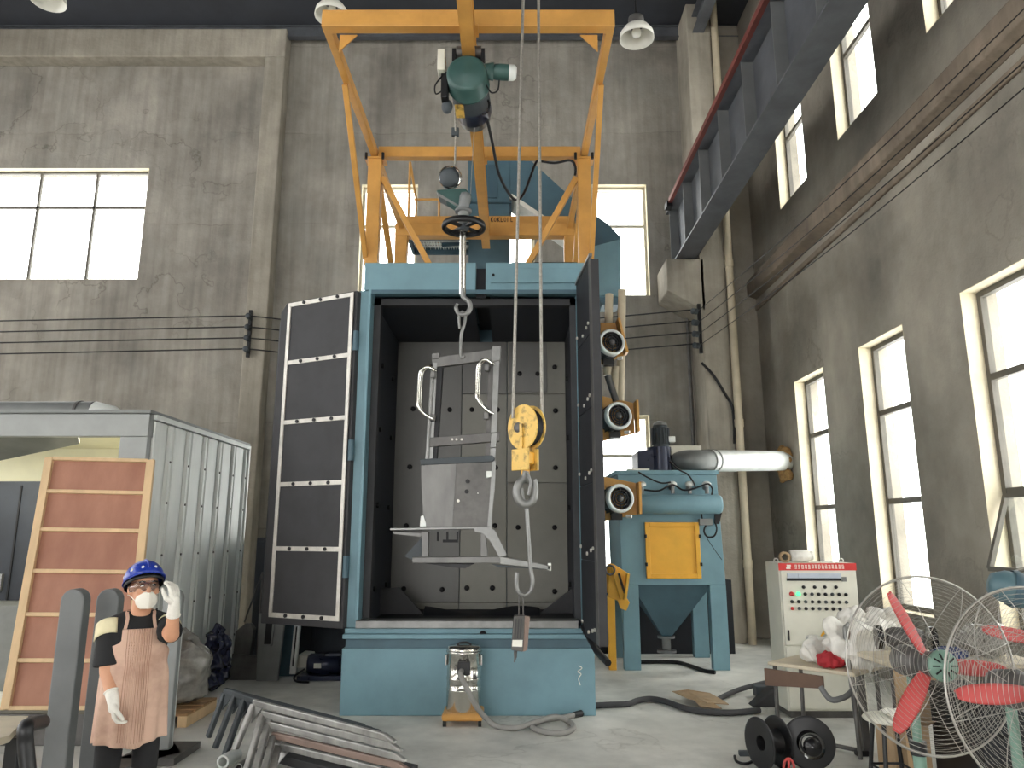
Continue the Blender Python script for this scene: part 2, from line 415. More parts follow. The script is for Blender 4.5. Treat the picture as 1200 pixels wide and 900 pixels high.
def window(n, mapper, u0, u1, w0, w1, ubars, wbars, depth, t=0.05, fm='window_frame', reveal=None, thick=0.3):
    root = bpy.data.objects.new('window_%d' % n, None); COL.objects.link(root); root.location = mapper((u0 + u1) / 2, w0, depth); struct(root)
    def rect(mb, a, b, c, d, d0, d1):
        vs = [mapper(a, c, d0), mapper(b, c, d0), mapper(b, d, d0), mapper(a, d, d0), mapper(a, c, d1), mapper(b, c, d1), mapper(b, d, d1), mapper(a, d, d1)]
        mb.add(vs, [(0, 3, 2, 1), (4, 5, 6, 7), (0, 1, 5, 4), (1, 2, 6, 5), (2, 3, 7, 6), (3, 0, 4, 7)])
    fr = MB()
    rect(fr, u0, u0 + t, w0, w1, depth, depth + 0.06); rect(fr, u1 - t, u1, w0, w1, depth, depth + 0.06)
    rect(fr, u0 + t, u1 - t, w0, w0 + t, depth, depth + 0.06); rect(fr, u0 + t, u1 - t, w1 - t, w1, depth, depth + 0.06)
    fr.build('window_frame', MATS[fm].name, root)
    for b in ubars:
        m = MB(); rect(m, b - t * .4, b + t * .4, w0 + t, w1 - t, depth + 0.005, depth + 0.055); m.build('mullion', fm, root)
    for b in wbars:
        m = MB(); rect(m, u0 + t, u1 - t, b - t * .5, b + t * .5, depth + 0.005, depth + 0.055); m.build('transom', fm, root)
    us = [u0 + t] + sorted(ubars) + [u1 - t]; ws = [w0 + t] + sorted(wbars) + [w1 - t]
    for i in range(len(us) - 1):
        for j in range(len(ws) - 1):
            m = MB(); rect(m, us[i], us[i + 1], ws[j], ws[j + 1], depth + 0.027, depth + 0.033); m.build('pane', 'glass', root)
    if reveal:
        m = MB(); e = 0.006
        rect(m, u0 - 0.0, u0 + e, w0, w1, 0.0, depth); rect(m, u1 - e, u1, w0, w1, 0.0, depth)
        rect(m, u0 + e, u1 - e, w1 - e, w1, 0.0, depth); rect(m, u0 + e, u1 - e, w0, w0 + e, 0.0, depth)
        m.build('reveal_lining', reveal, root)
    return root

bm = lambda u, w, d: V((u, BACK + d, w))
sm = lambda u, w, d: V((SIDE + d, u, w))
# floor
mb = MB(); mb.box(-13, SIDE + 0.35, -9, BACK + 0.35, -0.2, 0.0); struct(mb.build('floor', 'concrete_floor'))
# back wall
back_holes = [(-10.72, -6.6, 6.0, 8.13), (-2.72, -1.7, 5.7, 7.81), (-0.62, 0.4, 5.7, 7.81), (1.44, 2.43, 5.7, 7.81),
              (1.3, 2.33, 0.9, 3.58), (-2.72, -1.7, 0.9, 3.58)]
wall('wall_back', bm, [-12.4, SIDE + 0.35], [0, TOP], back_holes, 0.35, 'concrete_back')
wn = 1
window(wn, bm, *back_holes[0], [-9.68, -8.63, -7.6], [7.42], 0.12, 0.05, 'window_frame', 'plaster_reveal')
for h in back_holes[1:4]:
    wn += 1; window(wn, bm, *h, [], [7.05], 0.12, 0.05, 'window_frame_pale', 'plaster_reveal')
for h in back_holes[4:]:
    wn += 1; window(wn, bm, *h, [], [2.9], 0.12, 0.05, 'window_frame_pale', 'plaster_reveal')
# right wall
side_holes = []
for k in range(9):
    far = 10.7 - 2.06 * k
    side_holes.append((far - 1.03, far, 0.78, 3.82)); side_holes.append((far - 1.05, far, 6.57, 9.3))
wall('wall_right', sm, [-8.35, BACK + 0.35], [0, TOP], side_holes, 0.35, 'concrete_side')
for h in side_holes:
    wn += 1
    window(wn, sm, *h, [], ([1.97, 3.0] if h[2] < 2 else [7.75]), 0.15, 0.06, 'window_frame', 'plaster_reveal')
# unseen left and behind-camera walls, added with unglazed openings sized to steer the daylight
lm_ = lambda u, w, d: V((-12 - d, u, w))
left_holes = []
for k in range(8):
    far = 10.7 - 2.4 * k
    left_holes.append((far - 1.5, far, 0.78, 3.82)); left_holes.append((far - 1.5, far, 6.2, 9.3))
wall('wall_left', lm_, [-8.35, BACK + 0.35], [0, TOP], left_holes, 0.35, 'concrete_side')
rm_ = lambda u, w, d: V((u, -8 - d, w))
front_holes = [(-6.5, -0.5, 0.0, 4.8), (-10.8, -8.2, 6.2, 9.3), (1.4, 3.6, 6.2, 9.3)]
wall('wall_front', rm_, [-12.4, SIDE + 0.35], [0, TOP], front_holes, 0.35, 'concrete_side')
# top-hung vent left ajar in the nearest lower window
vent = bpy.data.objects.new('window_vent', None); COL.objects.link(vent); vent.location = (SIDE, 6.0, 1.95); tag(vent, 'top-hung grey metal vent pane tilted open in the nearest lower window', 'window vent')
hA = V((SIDE + 0.13, 5.62, 1.93)); hB = V((SIDE + 0.13, 6.5, 1.93)); dn = V((-0.22, 0, -0.62))
m = MB(); m.bar(hA, hB, 0.04, 0.04); m.bar(hA + dn, hB + dn, 0.04, 0.04); m.bar(hA, hA + dn, 0.04, 0.04, (0, 1, 0)); m.bar(hB, hB + dn, 0.04, 0.04, (0, 1, 0)); m.build('vent_frame', 'window_frame', vent)
m = MB(); m.prism([hA, hB, hB + dn, hA + dn], (0.004, 0, 0.002)); m.build('pane', 'glass', vent)
# ceiling with purlins
mb = MB(); mb.box(-12.4, SIDE + 0.35, -8.35, BACK + 0.35, TOP, TOP + 0.1); ceil = struct(mb.build('ceiling', 'roof_sheet'))
for y in (12.1, 10.7, 9.2, 7.7, 6.2, 4.7, 3.2):
    m = MB(); m.ibeam((-12, y, TOP - 0.13), (SIDE, y, TOP - 0.13), 0.12, 0.24, 0.015, 0.012); m.build('purlin', 'dark_steel', ceil)
for x in (3.3,):
    m = MB(); m.ibeam((x, -8, TOP - 0.42), (x, BACK - 0.32, TOP - 0.42), 0.2, 0.34, 0.02, 0.015); m.build('rafter', 'dark_steel', ceil)
# pilaster, top beam, column with corbel, side ledge
m = MB(); m.box(-4.54, -4.17, 12.0, BACK, 0, 10.2); struct(m.build('trim_1', 'concrete_beam', bevel=0.02))
m = MB(); m.box(-12, -4.17, 12.0, BACK, 10.2, 10.78); struct(m.build('trim_2', 'concrete_beam', bevel=0.02))
m = MB(); m.box(3.1, 3.52, 11.5, BACK, 0, TOP)
m.prism([(2.555, 11.5, 5.53), (3.18, 11.5, 5.15), (3.18, 11.5, 6.08), (2.555, 11.5, 6.08)], (0, 0.8, 0))
struct(m.build('trim_3', 'concrete_beam', bevel=0.02))
m = MB(); m.box(3.62, SIDE, 12.05, BACK, 0, TOP); struct(m.build('trim_4', 'concrete_side', bevel=0.02))
m = MB(); m.prism([(SIDE, -8, 5.54), (4.04, -8, 5.6), (4.04, -8, 5.86), (SIDE, -8, 5.9)], (0, 20.05, 0)); m.box(4.16, SIDE, -8, 12.05, 5.34, 5.42)
struct(m.build('trim_5', 'concrete_ledge', bevel=0.015))

# ================================================================== CRANE GIRDER ON THE RIGHT
g = thing('crane_girder', 'long dark steel crane girder on the concrete corbel, red rail on top', 'crane girder', (2.89, 11.9, 6.08))
m = MB(); m.box(2.72, 3.06, -6, 12.1, 6.085, 6.11); m.build('bottom_flange', 'dark_steel', g)
m = MB(); m.box(2.88, 2.9, -6, 12.1, 6.11, 7.13); m.build('web', 'dark_steel', g)
m = MB(); m.box(2.72, 3.06, -6, 12.1, 7.13, 7.17); m.build('top_flange', 'dark_steel', g)
for k in range(14):
    y = 11.9 - k * 1.02
    m = MB(); m.box(2.735, 2.88, y, y + 0.014, 6.11, 7.13); m.box(2.9, 3.045, y, y + 0.014, 6.11, 7.13); m.build('stiffener', 'grey_paint', g)
m = MB(); m.box(2.66, 2.72, -6, 11.6, 7.12, 7.2); m.build('conductor_rail', 'rail_red', g)
m = MB(); m.box(2.84, 2.94, -6, 12.1, 7.17, 7.3); m.build('crane_rail', 'rail_red', g)
m = MB(); m.box(2.63, 2.73, 11.6, 11.78, 7.06, 7.16); m.build('end_clamp', 'bolt_black', g)

# ================================================================== SHOT BLASTING MACHINE
MX = -0.4
M = thing('shot_blasting_machine', 'tall blue hook-type shot blasting machine with both doors open', 'blasting machine', (MX, 7.1, 0))
m = MB(); m.box(-1.555, 0.755, 7.06, 9.3, 0, 0.575); m.build('base', 'blue_paint', M, bevel=0.008)
m = MB(); m.box(-1.53, 0.73, 7.085, 9.28, 0.575, 0.66); m.build('base_band', 'blue_paint_dark', M)  # recessed groove, its shade put into the darker blue
m = MB(); m.box(-1.555, 0.755, 7.05, 9.3, 0.66, 0.70); m.build('base_lip', 'blue_paint', M, bevel=0.006)
m = MB(); m.box(-1.45, 0.62, 7.1, 7.3, 0.745, 0.815); m.build('sill', 'bare_steel', M, bevel=0.006)
m = MB(); m.box(-1.55, 0.66, 7.12, 7.3, 0.70, 0.745); m.build('sill_beam', 'blue_paint', M, bevel=0.004)
m = MB(); m.box(-1.555, -1.43, 7.16, 7.36, 0.745, 4.04); m.box(-1.46, -1.43, 7.12, 7.16, 0.815, 4.04); m.build('door_post', 'blue_paint', M, bevel=0.006)
m = MB(); m.box(0.66, 0.80, 7.16, 7.36, 0.745, 4.04); m.build('door_post', 'blue_paint', M, bevel=0.006)
m = MB(); m.box(-1.51, -0.37, 7.14, 7.36, 4.04, 4.335); m.build('header', 'blue_paint', M, bevel=0.006)
m = MB(); m.box(-0.27, 0.80, 7.14, 7.36, 4.04, 4.335); m.build('header', 'blue_paint', M, bevel=0.006)
m = MB(); m.box(-0.22, 0.74, 7.118, 7.14, 4.11, 4.27); m.build('header_plate', 'blue_paint', M, bevel=0.004)
for sx in (-0.19, 0.69):
    m = MB(); m.cyl((sx, 7.118, 4.19), (sx, 7.10, 4.19), 0.014, n=10); m.build('bolt', 'bolt_black', M)
m = MB(); m.box(-0.40, -0.24, 7.38, 8.95, 4.12, 4.14); m.build('slot_darkener', 'rubber_dark', M)  # dark strip added above the roof slot so that it reads dark
m = MB(); m.box(-0.37, -0.27, 7.22, 7.25, 3.98, 4.3); m.build('brush_seal', 'rubber_dark', M)
m = MB(); m.box(-1.46, 0.68, 7.13, 7.16, 4.0, 4.04); m.build('drip_trim', 'blue_paint_dark', M)
# shell
m = MB(); m.box(-1.52, -1.46, 7.36, 9.2, 0.7, 4.3); m.build('side_wall', 'blue_paint_dark', M)
m = MB(); m.box(0.70, 0.76, 7.36, 9.2, 0.7, 4.3); m.build('side_wall', 'blue_paint_dark', M)
m = MB(); m.box(-1.52, 0.76, 8.92, 9.0, 0.7, 4.3); m.build('rear_wall', 'blue_paint_dark', M)
m = MB(); m.box(-1.52, -0.39, 7.36, 9.2, 4.2, 4.3); m.build('roof_panel', 'blue_paint_dark', M)
m = MB(); m.box(-0.25, 0.76, 7.36, 9.2, 4.2, 4.3); m.build('roof_panel', 'blue_paint_dark', M)
m = MB(); m.box(-0.42, 0.08, 7.8, 8.2, 4.3, 4.46); m.build('roof_box', 'blue_paint_deep', M)
m = MB(); m.tube([(0.0, 7.9, 4.62), (0.74, 7.9, 4.62)], 0.012); m.tube([(0.45, 7.9, 4.3), (0.45, 7.9, 4.62)], 0.02); m.build('roof_rail', 'bolt_black', M)
# chamber lining
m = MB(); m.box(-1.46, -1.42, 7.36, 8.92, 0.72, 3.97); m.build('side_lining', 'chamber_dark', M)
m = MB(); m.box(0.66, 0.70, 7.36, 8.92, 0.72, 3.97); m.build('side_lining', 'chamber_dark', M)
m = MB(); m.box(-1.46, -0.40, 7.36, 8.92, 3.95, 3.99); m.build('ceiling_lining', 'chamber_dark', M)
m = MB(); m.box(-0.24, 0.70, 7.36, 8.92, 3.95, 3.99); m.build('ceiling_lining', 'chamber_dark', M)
m = MB(); m.box(-1.46, 0.70, 7.3, 8.92, 0.70, 0.745); m.build('floor_lining', 'rubber_dark', M)
m = MB(); m.box(-1.43, -1.36, 7.30, 7.40, 0.76, 4.0); m.box(0.60, 0.66, 7.30, 7.40, 0.76, 4.0); m.box(-1.43, 0.66, 7.30, 7.40, 3.93, 4.0); m.build('door_seal', 'rubber_black', M)
def pX(px, py=560, Y=8.86): return at(px, py, Y).x
def pZ(py, Y=8.86): return at(600, py, Y).z
cols = [-1.42, pX(540), pX(594), 0.66]
rows = [0.745, pZ(706), pZ(566), pZ(462), 3.95]
for i in range(3):
    for j in range(4):
        if i == 0 and j in (1, 2): continue
        if i == 1 and j == 2: continue
        z1 = rows[j + 1]
        if i == 1 and j == 1: z1 = rows[3]
        if i == 0 and j == 3: z0 = rows[1]
        else: z0 = rows[j]
        e = 0.004 + 0.003 * ((i + j) % 3)
        m = MB(); m.box(cols[i] + 0.004, cols[i + 1] - 0.004, 8.86 - e, 8.92, z0 + 0.003, z1 - 0.003)
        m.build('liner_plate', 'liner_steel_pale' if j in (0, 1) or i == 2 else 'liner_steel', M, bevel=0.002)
m = MB(); m.box(pX(596), pX(642), 8.835, 8.86, rows[3] + 0.02, pZ(402)); m.build('patch_plate', 'liner_steel', M, bevel=0.003)
for (bx, by) in [(484, 479), (527, 480), (553, 480), (583, 480), (651, 481), (480, 547), (581, 548), (651, 548), (609, 438), (630, 438), (476, 616), (580, 616), (607, 618), (650, 618),
                 (473, 690), (518, 691), (547, 689), (577, 689), (650, 693), (492, 721), (525, 721), (562, 721), (610, 722), (505, 430), (650, 430)]:
    p = at(bx, by, 8.84); m = MB(); m.lathe([(0.030, 0.02), (0.030, -0.006), (0.018, -0.016), (0.0, -0.018)], p, (0, 1, 0), 10); m.build('liner_bolt', 'bolt_black', M)
for z in (1.05, 1.9, 2.7, 3.4):
    for y in (7.8, 8.5):
        m = MB(); m.cyl((-1.42, y, z), (-1.395, y, z), 0.03, n=10); m.build('liner_bolt', 'bolt_black', M)
        m = MB(); m.cyl((0.66, y, z), (0.635, y, z), 0.03, n=10); m.build('liner_bolt', 'bolt_black', M)
# tilted deflector plates and hopper grate in the pit
m = MB(); m.prism([(-1.42, 8.2, 0.76), (-1.42, 8.2, 1.02), (-1.22, 8.2, 1.04), (-0.95, 8.2, 0.76)], (0, 0.02, 0)); m.build('deflector_plate', 'rubber_black', M)
m = MB(); m.prism([(0.66, 8.3, 0.76), (0.66, 8.3, 1.02), (0.30, 8.3, 0.76)], (0, 0.02, 0)); m.build('deflector_plate', 'rubber_black', M)
m = MB(); m.grid(lambda u, v: V((-0.95 + 1.25 * u, 8.2 + 0.3 * v, 0.745 + 0.09 * math.sin(PI * v) * (0.6 + 0.4 * math.sin(7 * u + 2)))), 24, 6); m.build('pit_curtain', 'rubber_dark', M)
# control eye on the sill
m = MB(); m.lathe([(0.0, 0.0), (0.032, 0.0), (0.032, 0.03), (0.0, 0.04)], at(566, 743, 7.12), (0, -1, 0), 12); m.build('sill_lug', 'bolt_black', M)
# scribble of chalk on base
m = MB(); m.tube(smooth_path([at(678, 780, 7.055), at(682, 783, 7.055), at(677, 787, 7.055), at(681, 790, 7.055), at(678, 795, 7.055), at(680, 803, 7.055)], 5), 0.004, 5); m.build('chalk_mark', 'paper_white', M)

# left door, swung wide open
def slab_pt(o, d, n, s, t, z): return o + d * s + n * t + V((0, 0, z))
H = V((-1.595, 7.12, 0)); Fp = V((-2.37, 7.50, 0)); d = (Fp - H); DL = d.length; d.normalize(); n = V((-d.y, d.x, 0))
if n.y > 0: n = -n
Z0, Z1 = 0.83, 3.985
LD = MB()
LD.prism([slab_pt(H, d, n, -0.03, 0, Z0 - .09), slab_pt(H, d, n, DL + 0.12, 0, Z0 - .09), slab_pt(H, d, n, DL + 0.12, 0, Z1 - .06), slab_pt(H, d, n, DL + 0.04, 0, Z1 + .04), slab_pt(H, d, n, -0.03, 0, Z1 + .04)], -n * 0.13)
door = LD.build('door', 'rubber_black', M, bevel=0.01)
bk = V((-0.13, 0.36, 0)); e0 = slab_pt(H, d, n, DL + 0.12, -0.01, 0)
m = MB(); m.prism([e0 + V((0, 0, Z0)), e0 + bk + V((0, 0, Z0)), e0 + bk + V((0, 0, Z1 - 0.14)), e0 + V((0, 0, Z1 - 0.08))], (0.03, 0.03, 0)); m.build('door_return', 'rubber_dark', door)
rowz = [Z0 + (Z1 - Z0) * k / 5 for k in range(6)]
for k in range(5):
    m = MB(); a = slab_pt(H, d, n, 0.02, 0, rowz[k] + .01)
    m.prism([slab_pt(H, d, n, 0.02, 0, rowz[k] + .01), slab_pt(H, d, n, DL - 0.02, 0, rowz[k] + .01), slab_pt(H, d, n, DL - 0.02, 0, rowz[k + 1] - .01), slab_pt(H, d, n, 0.02, 0, rowz[k + 1] - .01)], n * 0.012)
    m.build('rubber_panel', 'rubber_black', door)
for k in range(6):
    m = MB(); m.prism([slab_pt(H, d, n, 0.0, 0.012, rowz[k] - .022), slab_pt(H, d, n, DL, 0.012, rowz[k] - .022), slab_pt(H, d, n, DL, 0.012, rowz[k] + .022), slab_pt(H, d, n, 0.0, 0.012, rowz[k] + .022)], n * 0.012)
    m.build('clamp_strip', 'strip_steel', door, bevel=0.003)
    for s in (0.2, 0.42, 0.64):
        p = slab_pt(H, d, n, s * DL / 0.86, 0.024, rowz[k]); m = MB(); m.cyl(p, p + n * 0.014, 0.018, n=8); m.build('strip_bolt', 'bolt_black', door)
for s in (0.0, DL - 0.04):
    m = MB(); m.prism([slab_pt(H, d, n, s, 0.012, Z0), slab_pt(H, d, n, s + 0.04, 0.012, Z0), slab_pt(H, d, n, s + 0.04, 0.012, Z1), slab_pt(H, d, n, s, 0.012, Z1)], n * 0.014)
    m.build('clamp_strip', 'strip_steel', door, bevel=0.003)
for z in (1.3, 2.4, 3.5):
    m = MB(); m.cyl((-1.565, 7.12, z - 0.1), (-1.565, 7.12, z + 0.1), 0.03, n=12); m.build('hinge', 'blue_paint_dark', M)
# right door, standing towards the camera
H = V((0.665, 7.15, 0)); Fp = V((0.735, 6.4, 0)); d = (Fp - H); DL = d.length; d.normalize(); n = V((d.y, -d.x, 0))
if n.x > 0: n = -n
Z0, Z1 = 0.69, 4.08
m = MB(); m.prism([slab_pt(H, d, n, 0, 0, Z0), slab_pt(H, d, n, DL, 0, Z0), slab_pt(H, d, n, DL, 0, Z1), slab_pt(H, d, n, 0, 0, Z1)], -n * 0.05)
door = m.build('door', 'slate_grey', M, bevel=0.008)
rowz = [Z0 + (Z1 - Z0) * k / 5 for k in range(6)]
for k in range(5):
    m = MB(); m.prism([slab_pt(H, d, n, 0.02, 0, rowz[k] + .004), slab_pt(H, d, n, DL - 0.1, 0, rowz[k] + .004), slab_pt(H, d, n, DL - 0.1, 0, rowz[k + 1] - .004), slab_pt(H, d, n, 0.02, 0, rowz[k + 1] - .004)], n * 0.012)
    m.build('rubber_panel', 'rubber_dark', door)
    for s in (0.04, 0.34, 0.52, DL - 0.14):
        p = slab_pt(H, d, n, s, 0.012, rowz[k] + (0.12 if s < 0.1 else 0.02 * (s * 9))); m = MB(); m.cyl(p, p + n * 0.014, 0.016, n=8); m.build('strip_bolt', 'strip_steel', door)
m = MB(); m.prism([slab_pt(H, d, n, DL - 0.1, 0, Z0), slab_pt(H, d, n, DL, 0, Z0), slab_pt(H, d, n, DL, 0, Z1 + 0.04), slab_pt(H, d, n, DL - 0.1, 0, Z1 + 0.04)], n * 0.015); m.build('edge_channel', 'mill_steel', door, bevel=0.004)
p0 = slab_pt(H, d, n, DL + 0.012, -0.025, Z0); m = MB(); m.bar(p0, p0 + V((0, 0, Z1 - Z0)), 0.07, 0.02, (0, 1, 0)); m.build('edge_seal', 'rubber_black', door)
m = MB(); m.bar(slab_pt(H, d, n, -0.05, 0.01, Z1 + 0.02), slab_pt(H, d, n, DL, 0.01, Z1 + 0.05), 0.03, 0.03); m.build('top_rail', 'bare_steel', door)
# door swing arm at the foot
m = MB(); m.tube([(0.66, 7.1, 0.76), (0.74, 6.75, 0.6), (0.8, 6.45, 0.55)], 0.03, 8); m.build('door_closer', 'bolt_black', M)

# feed pipes and blast wheels on the right flank
for k, (x, y0_, y1_) in enumerate([(714, 345, 440), (729, 340, 470), (722, 430, 470)]):
    m = MB()
    m.tube([at(x, y0_, 8.55), at(x - 2, y1_, 8.55)], 0.05, 10); m.build('shot_feed_pipe', 'cream_pipe', M)
m = MB(); m.tube([at(712, 440, 8.5), at(722, 470, 8.5)], 0.04, 8); m.build('shot_feed_pipe', 'mill_steel', M)
def blast_wheel(plate, mc, label, r=0.158):
    c = at(mc[0], mc[1], 8.25)
    w = thing('shot_turbine', label, 'blast turbine', at(plate[0][0], max(p[1] for p in plate), 8.5), 'blast turbines on the right flank of the machine')
    m = MB(); m.prism([at(px, py, 8.5) for px, py in plate], (0, 0.03, 0)); m.build('bracket_plate', 'orange_paint', w, bevel=0.006)
    xm = min(at(px, py, 8.5).x for px, py in plate) + 0.12; zm = sum(at(px, py, 8.5).z for px, py in plate) / len(plate)
    m = MB(); m.prism([(0.762, 8.53, zm - 0.2), (xm, 8.53, zm - 0.12), (xm, 8.53, zm + 0.12), (0.762, 8.53, zm + 0.2)], (0, 0.3, 0)); m.build('throat_casing', 'orange_paint', w, bevel=0.006)
    # folded edge
    e1, e2 = plate[1], plate[2]
    m = MB(); m.prism([at(e1[0], e1[1], 8.5), at(e2[0], e2[1], 8.5), at(e2[0], e2[1], 8.5) + V((0.03, 0, 0)), at(e1[0], e1[1], 8.5) + V((0.03, 0, 0))], (0, -0.2, 0)); m.build('bracket_edge', 'orange_paint', w, bevel=0.004)
    a = V((-0.22, 1, -0.05)).normalized()
    m = MB(); m.lathe([(r * .99, 0.0), (r * .99, 0.12), (r * .9, 0.16), (r * .9, 0.3), (0, 0.3)], c, a, 28); body = m.build('motor', 'slate_grey', w)
    m = MB()
    for k in range(20):
        t = 2 * PI * k / 20; x = a.orthogonal().normalized(); y = a.cross(x); q = x * math.cos(t) + y * math.sin(t)
        m.obox(c + a * 0.22 + q * r * .93, q * 0.014, a * 0.07, a.cross(q) * 0.004)
    m.build('cooling_fin', 'slate_grey', body)
    m = MB(); m.lathe([(r, 0.05), (r * 1.02, 0.0), (r * 0.97, -0.02), (r * 0.8, -0.02), (r * .8, 0.02)], c, a, 28); m.build('fan_cover_ring', 'galvanised', w)
    m = MB()
    for q in (0.18, 0.36, 0.54, 0.72):
        m.lathe([(r * q, 0.0), (r * (q + .06), -0.012), (r * (q + 0.1), 0.0)], c, a, 20)
    for k in range(8):
        t = 2 * PI * k / 8; x = a.orthogonal().normalized(); y = a.cross(x); qv = x * math.cos(t) + y * math.sin(t)
        m.bar(c + qv * r * .1 - a * 0.004, c + qv * r * .82 - a * 0.004, 0.008, 0.006)
    m.build('fan_grille', 'black_plastic', w)
    m = MB(); m.lathe([(0, -0.02), (0.03, -0.02), (0.035, 0.0)], c, a, 12); m.build('fan_boss', 'mill_steel', w)
    m = MB(); m.obox(c + a * 0.2 + V((0.02, 0, -r - 0.03)), (0.06, 0, 0), (0, 0.06, 0), (0, 0, 0.035)); m.build('terminal_box', 'black_plastic', w)
    p = c + V((0.06, -0.02, -r - 0.04)); m = MB(); m.cyl(p, p + V((0.05, -0.03, 0.0)), 0.02, n=10); m.build('cable_gland', 'strip_steel', w)
    return w
blast_wheel([(704, 378), (721, 378), (731, 417), (704, 427)], (717, 401), 'uppermost orange blast turbine with grey motor, half behind the door edge')
blast_wheel([(706, 464), (742, 472), (744, 508), (706, 517)], (725, 487), 'middle orange blast turbine with grey round motor beside the door edge')
blast_wheel([(706, 558), (745, 566), (746, 603), (706, 611)], (727, 584), 'lowest motor-driven orange blast turbine, beside the dust collector tank')
w = thing('turbine_bracket', 'bright yellow folded steel bracket hanging below the blast turbines', 'bracket', at(722, 717, 8.5))
m = MB(); m.prism([at(713, 660, 8.5), at(719, 661, 8.5), at(738, 673, 8.5), at(734, 700, 8.5), at(738, 706, 8.5), at(734, 716, 8.5), at(727, 713, 8.5), at(724, 704, 8.5), at(713, 700, 8.5)], (0, 0.03, 0)); m.build('bracket_plate', 'yellow_paint', w, bevel=0.006)
m = MB(); m.prism([at(716, 664, 8.45), at(722, 664, 8.45), at(732, 700, 8.45), at(727, 703, 8.45)], (0, 0.05, 0)); m.build('bracket_arm', 'yellow_paint', w, bevel=0.006)
m = MB(); m.box(0.762, at(716, 690, 8.5).x + 0.05, 8.53, 8.6, at(716, 695, 8.5).z, at(716, 665, 8.5).z); m.build('mounting_arm', 'yellow_paint', w)
m = MB(); m.bar(at(725, 672, 8.43), at(732, 695, 8.43), 0.02, 0.05, (0, 1, 0)); m.build('slot', 'bolt_black', w)
m = MB(); m.bar(at(736, 672, 8.42), at(732, 703, 8.42), 0.03, 0.1, (0, 1, 0)); m.build('bracket_edge', 'yellow_paint', w, bevel=0.004)
m = MB(); m.tube(arc(at(715, 668, 8.42), 0.05, 0, 2 * PI, 12)[:-1], 0.012, 6, closed=True); m.build('shackle', 'mill_steel', w)
p = atz(718, 785); q = at(718, 698, p.y)
m = MB(); m.box(p.x - 0.045, p.x + 0.045, p.y - 0.04, p.y + 0.04, 0, q.z); tag(m.build('support_post', 'yellow_paint', bevel=0.006), 'slim bright yellow steel post standing right of the machine door', 'post')

# ================================================================== ORANGE HOIST GANTRY
G = thing('hoist_gantry', 'orange steel hoist gantry bolted on top of the blue machine', 'gantry', (-0.36, 7.3, 4.335))
XL, XR, ZT = -1.47, 0.77, 5.63
for x in (XL, XR):
    m = MB(); m.box(x - 0.07, x + 0.07, 7.22, 7.34, 4.335, 5.56); m.build('post', 'orange_paint', G, bevel=0.006)
    m = MB(); m.box(x - 0.11, x + 0.11, 7.2, 7.38, 5.545, 5.56); m.build('cap_plate', 'orange_paint', G)
    for s in (-0.09, 0.09):
        m = MB(); m.cyl((x + s, 7.2, 5.53), (x + s, 7.2, 5.6), 0.015, n=8); m.build('bolt', 'bolt_black', G)
    m = MB(); m.bar((x - 0.02 * (1 if x < 0 else -1), 5.25, 5.625), (x, 9.2, 5.625), 0.065, 0.1); m.build('longitudinal_beam', 'orange_paint', G, bevel=0.006)
    sx = -1 if x < 0 else 1
    m = MB(); m.bar((x + sx * 0.03, 5.92, 5.56), (x + sx * 0.06, 7.26, 4.42), 0.05, 0.05); m.build('knee_brace', 'orange_paint', G, bevel=0.004)
    xin = x - sx * 0.08
    m = MB(); m.bar((xin, 7.29, 5.35), (x - sx * 0.62, 7.29, 4.335), 0.075, 0.06); m.build('knee_brace', 'orange_paint', G, bevel=0.004)
    m = MB(); m.box(x - 0.08, x + 0.08, 9.13, 9.27, 4.3, 5.55); m.build('post', 'orange_paint', G, bevel=0.006)
    m = MB(); m.prism([(xin - sx * 0.0, 5.24, 5.55), (xin - sx * 0.14, 5.24, 5.55), (xin, 5.24, 5.40)], (0, 0.012, 0)); m.build('gusset', 'orange_paint', G)
    m = MB(); m.bar((x, 7.4, 5.5), (x, 9.1, 4.4), 0.06, 0.06); m.build('knee_brace', 'orange_paint', G)
m = MB(); m.ibeam((XL - 0.05, 5.2, 5.64), (XR + 0.05, 5.2, 5.64), 0.09, 0.15, 0.016, 0.016); m.box(XL - .05, XR + .05, 5.155, 5.165, 5.58, 5.70); m.build('cross_beam', 'orange_paint', G, bevel=0.004)
m = MB(); m.box(XL + 0.03, XR - 0.03, 7.24, 7.34, 5.58, 5.70); m.build('cross_beam', 'orange_paint', G, bevel=0.006)
m = MB(); m.box(XL - 0.08, XR + 0.08, 9.12, 9.28, 5.48, 5.65); m.build('cross_beam', 'orange_paint', G, bevel=0.006)
m = MB(); m.box(XL - 0.08, XR + 0.08, 9.3, 9.36, 5.70, 5.83); m.build('walkway_edge', 'orange_paint', G)
lx = at(575, 264, 9.3).x
for k, st in enumerate(('v d', 'o', 'v d', 'l', 'o', 'v', 'l')):
    x = lx + 0.045 * k; m = MB(); y = 9.297; z0_, z1_ = 5.745, 5.81
    if 'v' in st: m.box(x, x + 0.009, y, 9.3, z0_, z1_)
    if 'd' in st: m.bar((x + 0.009, y, (z0_ + z1_) / 2), (x + 0.03, y, z1_), 0.008, 0.008); m.bar((x + 0.009, y, (z0_ + z1_) / 2), (x + 0.03, y, z0_), 0.008, 0.008)
    if 'o' in st: m.tube([(x + 0.015 + 0.013 * math.cos(t), y, (z0_ + z1_) / 2 + 0.028 * math.sin(t)) for t in [2 * PI * q / 12 for q in range(12)]], 0.004, 5, closed=True)
    if 'l' in st: m.box(x, x + 0.009, y, 9.3, z0_, z1_); m.box(x, x + 0.03, y, 9.3, z0_, z0_ + 0.009)
    m.build('stencil_mark', 'bolt_black', G)
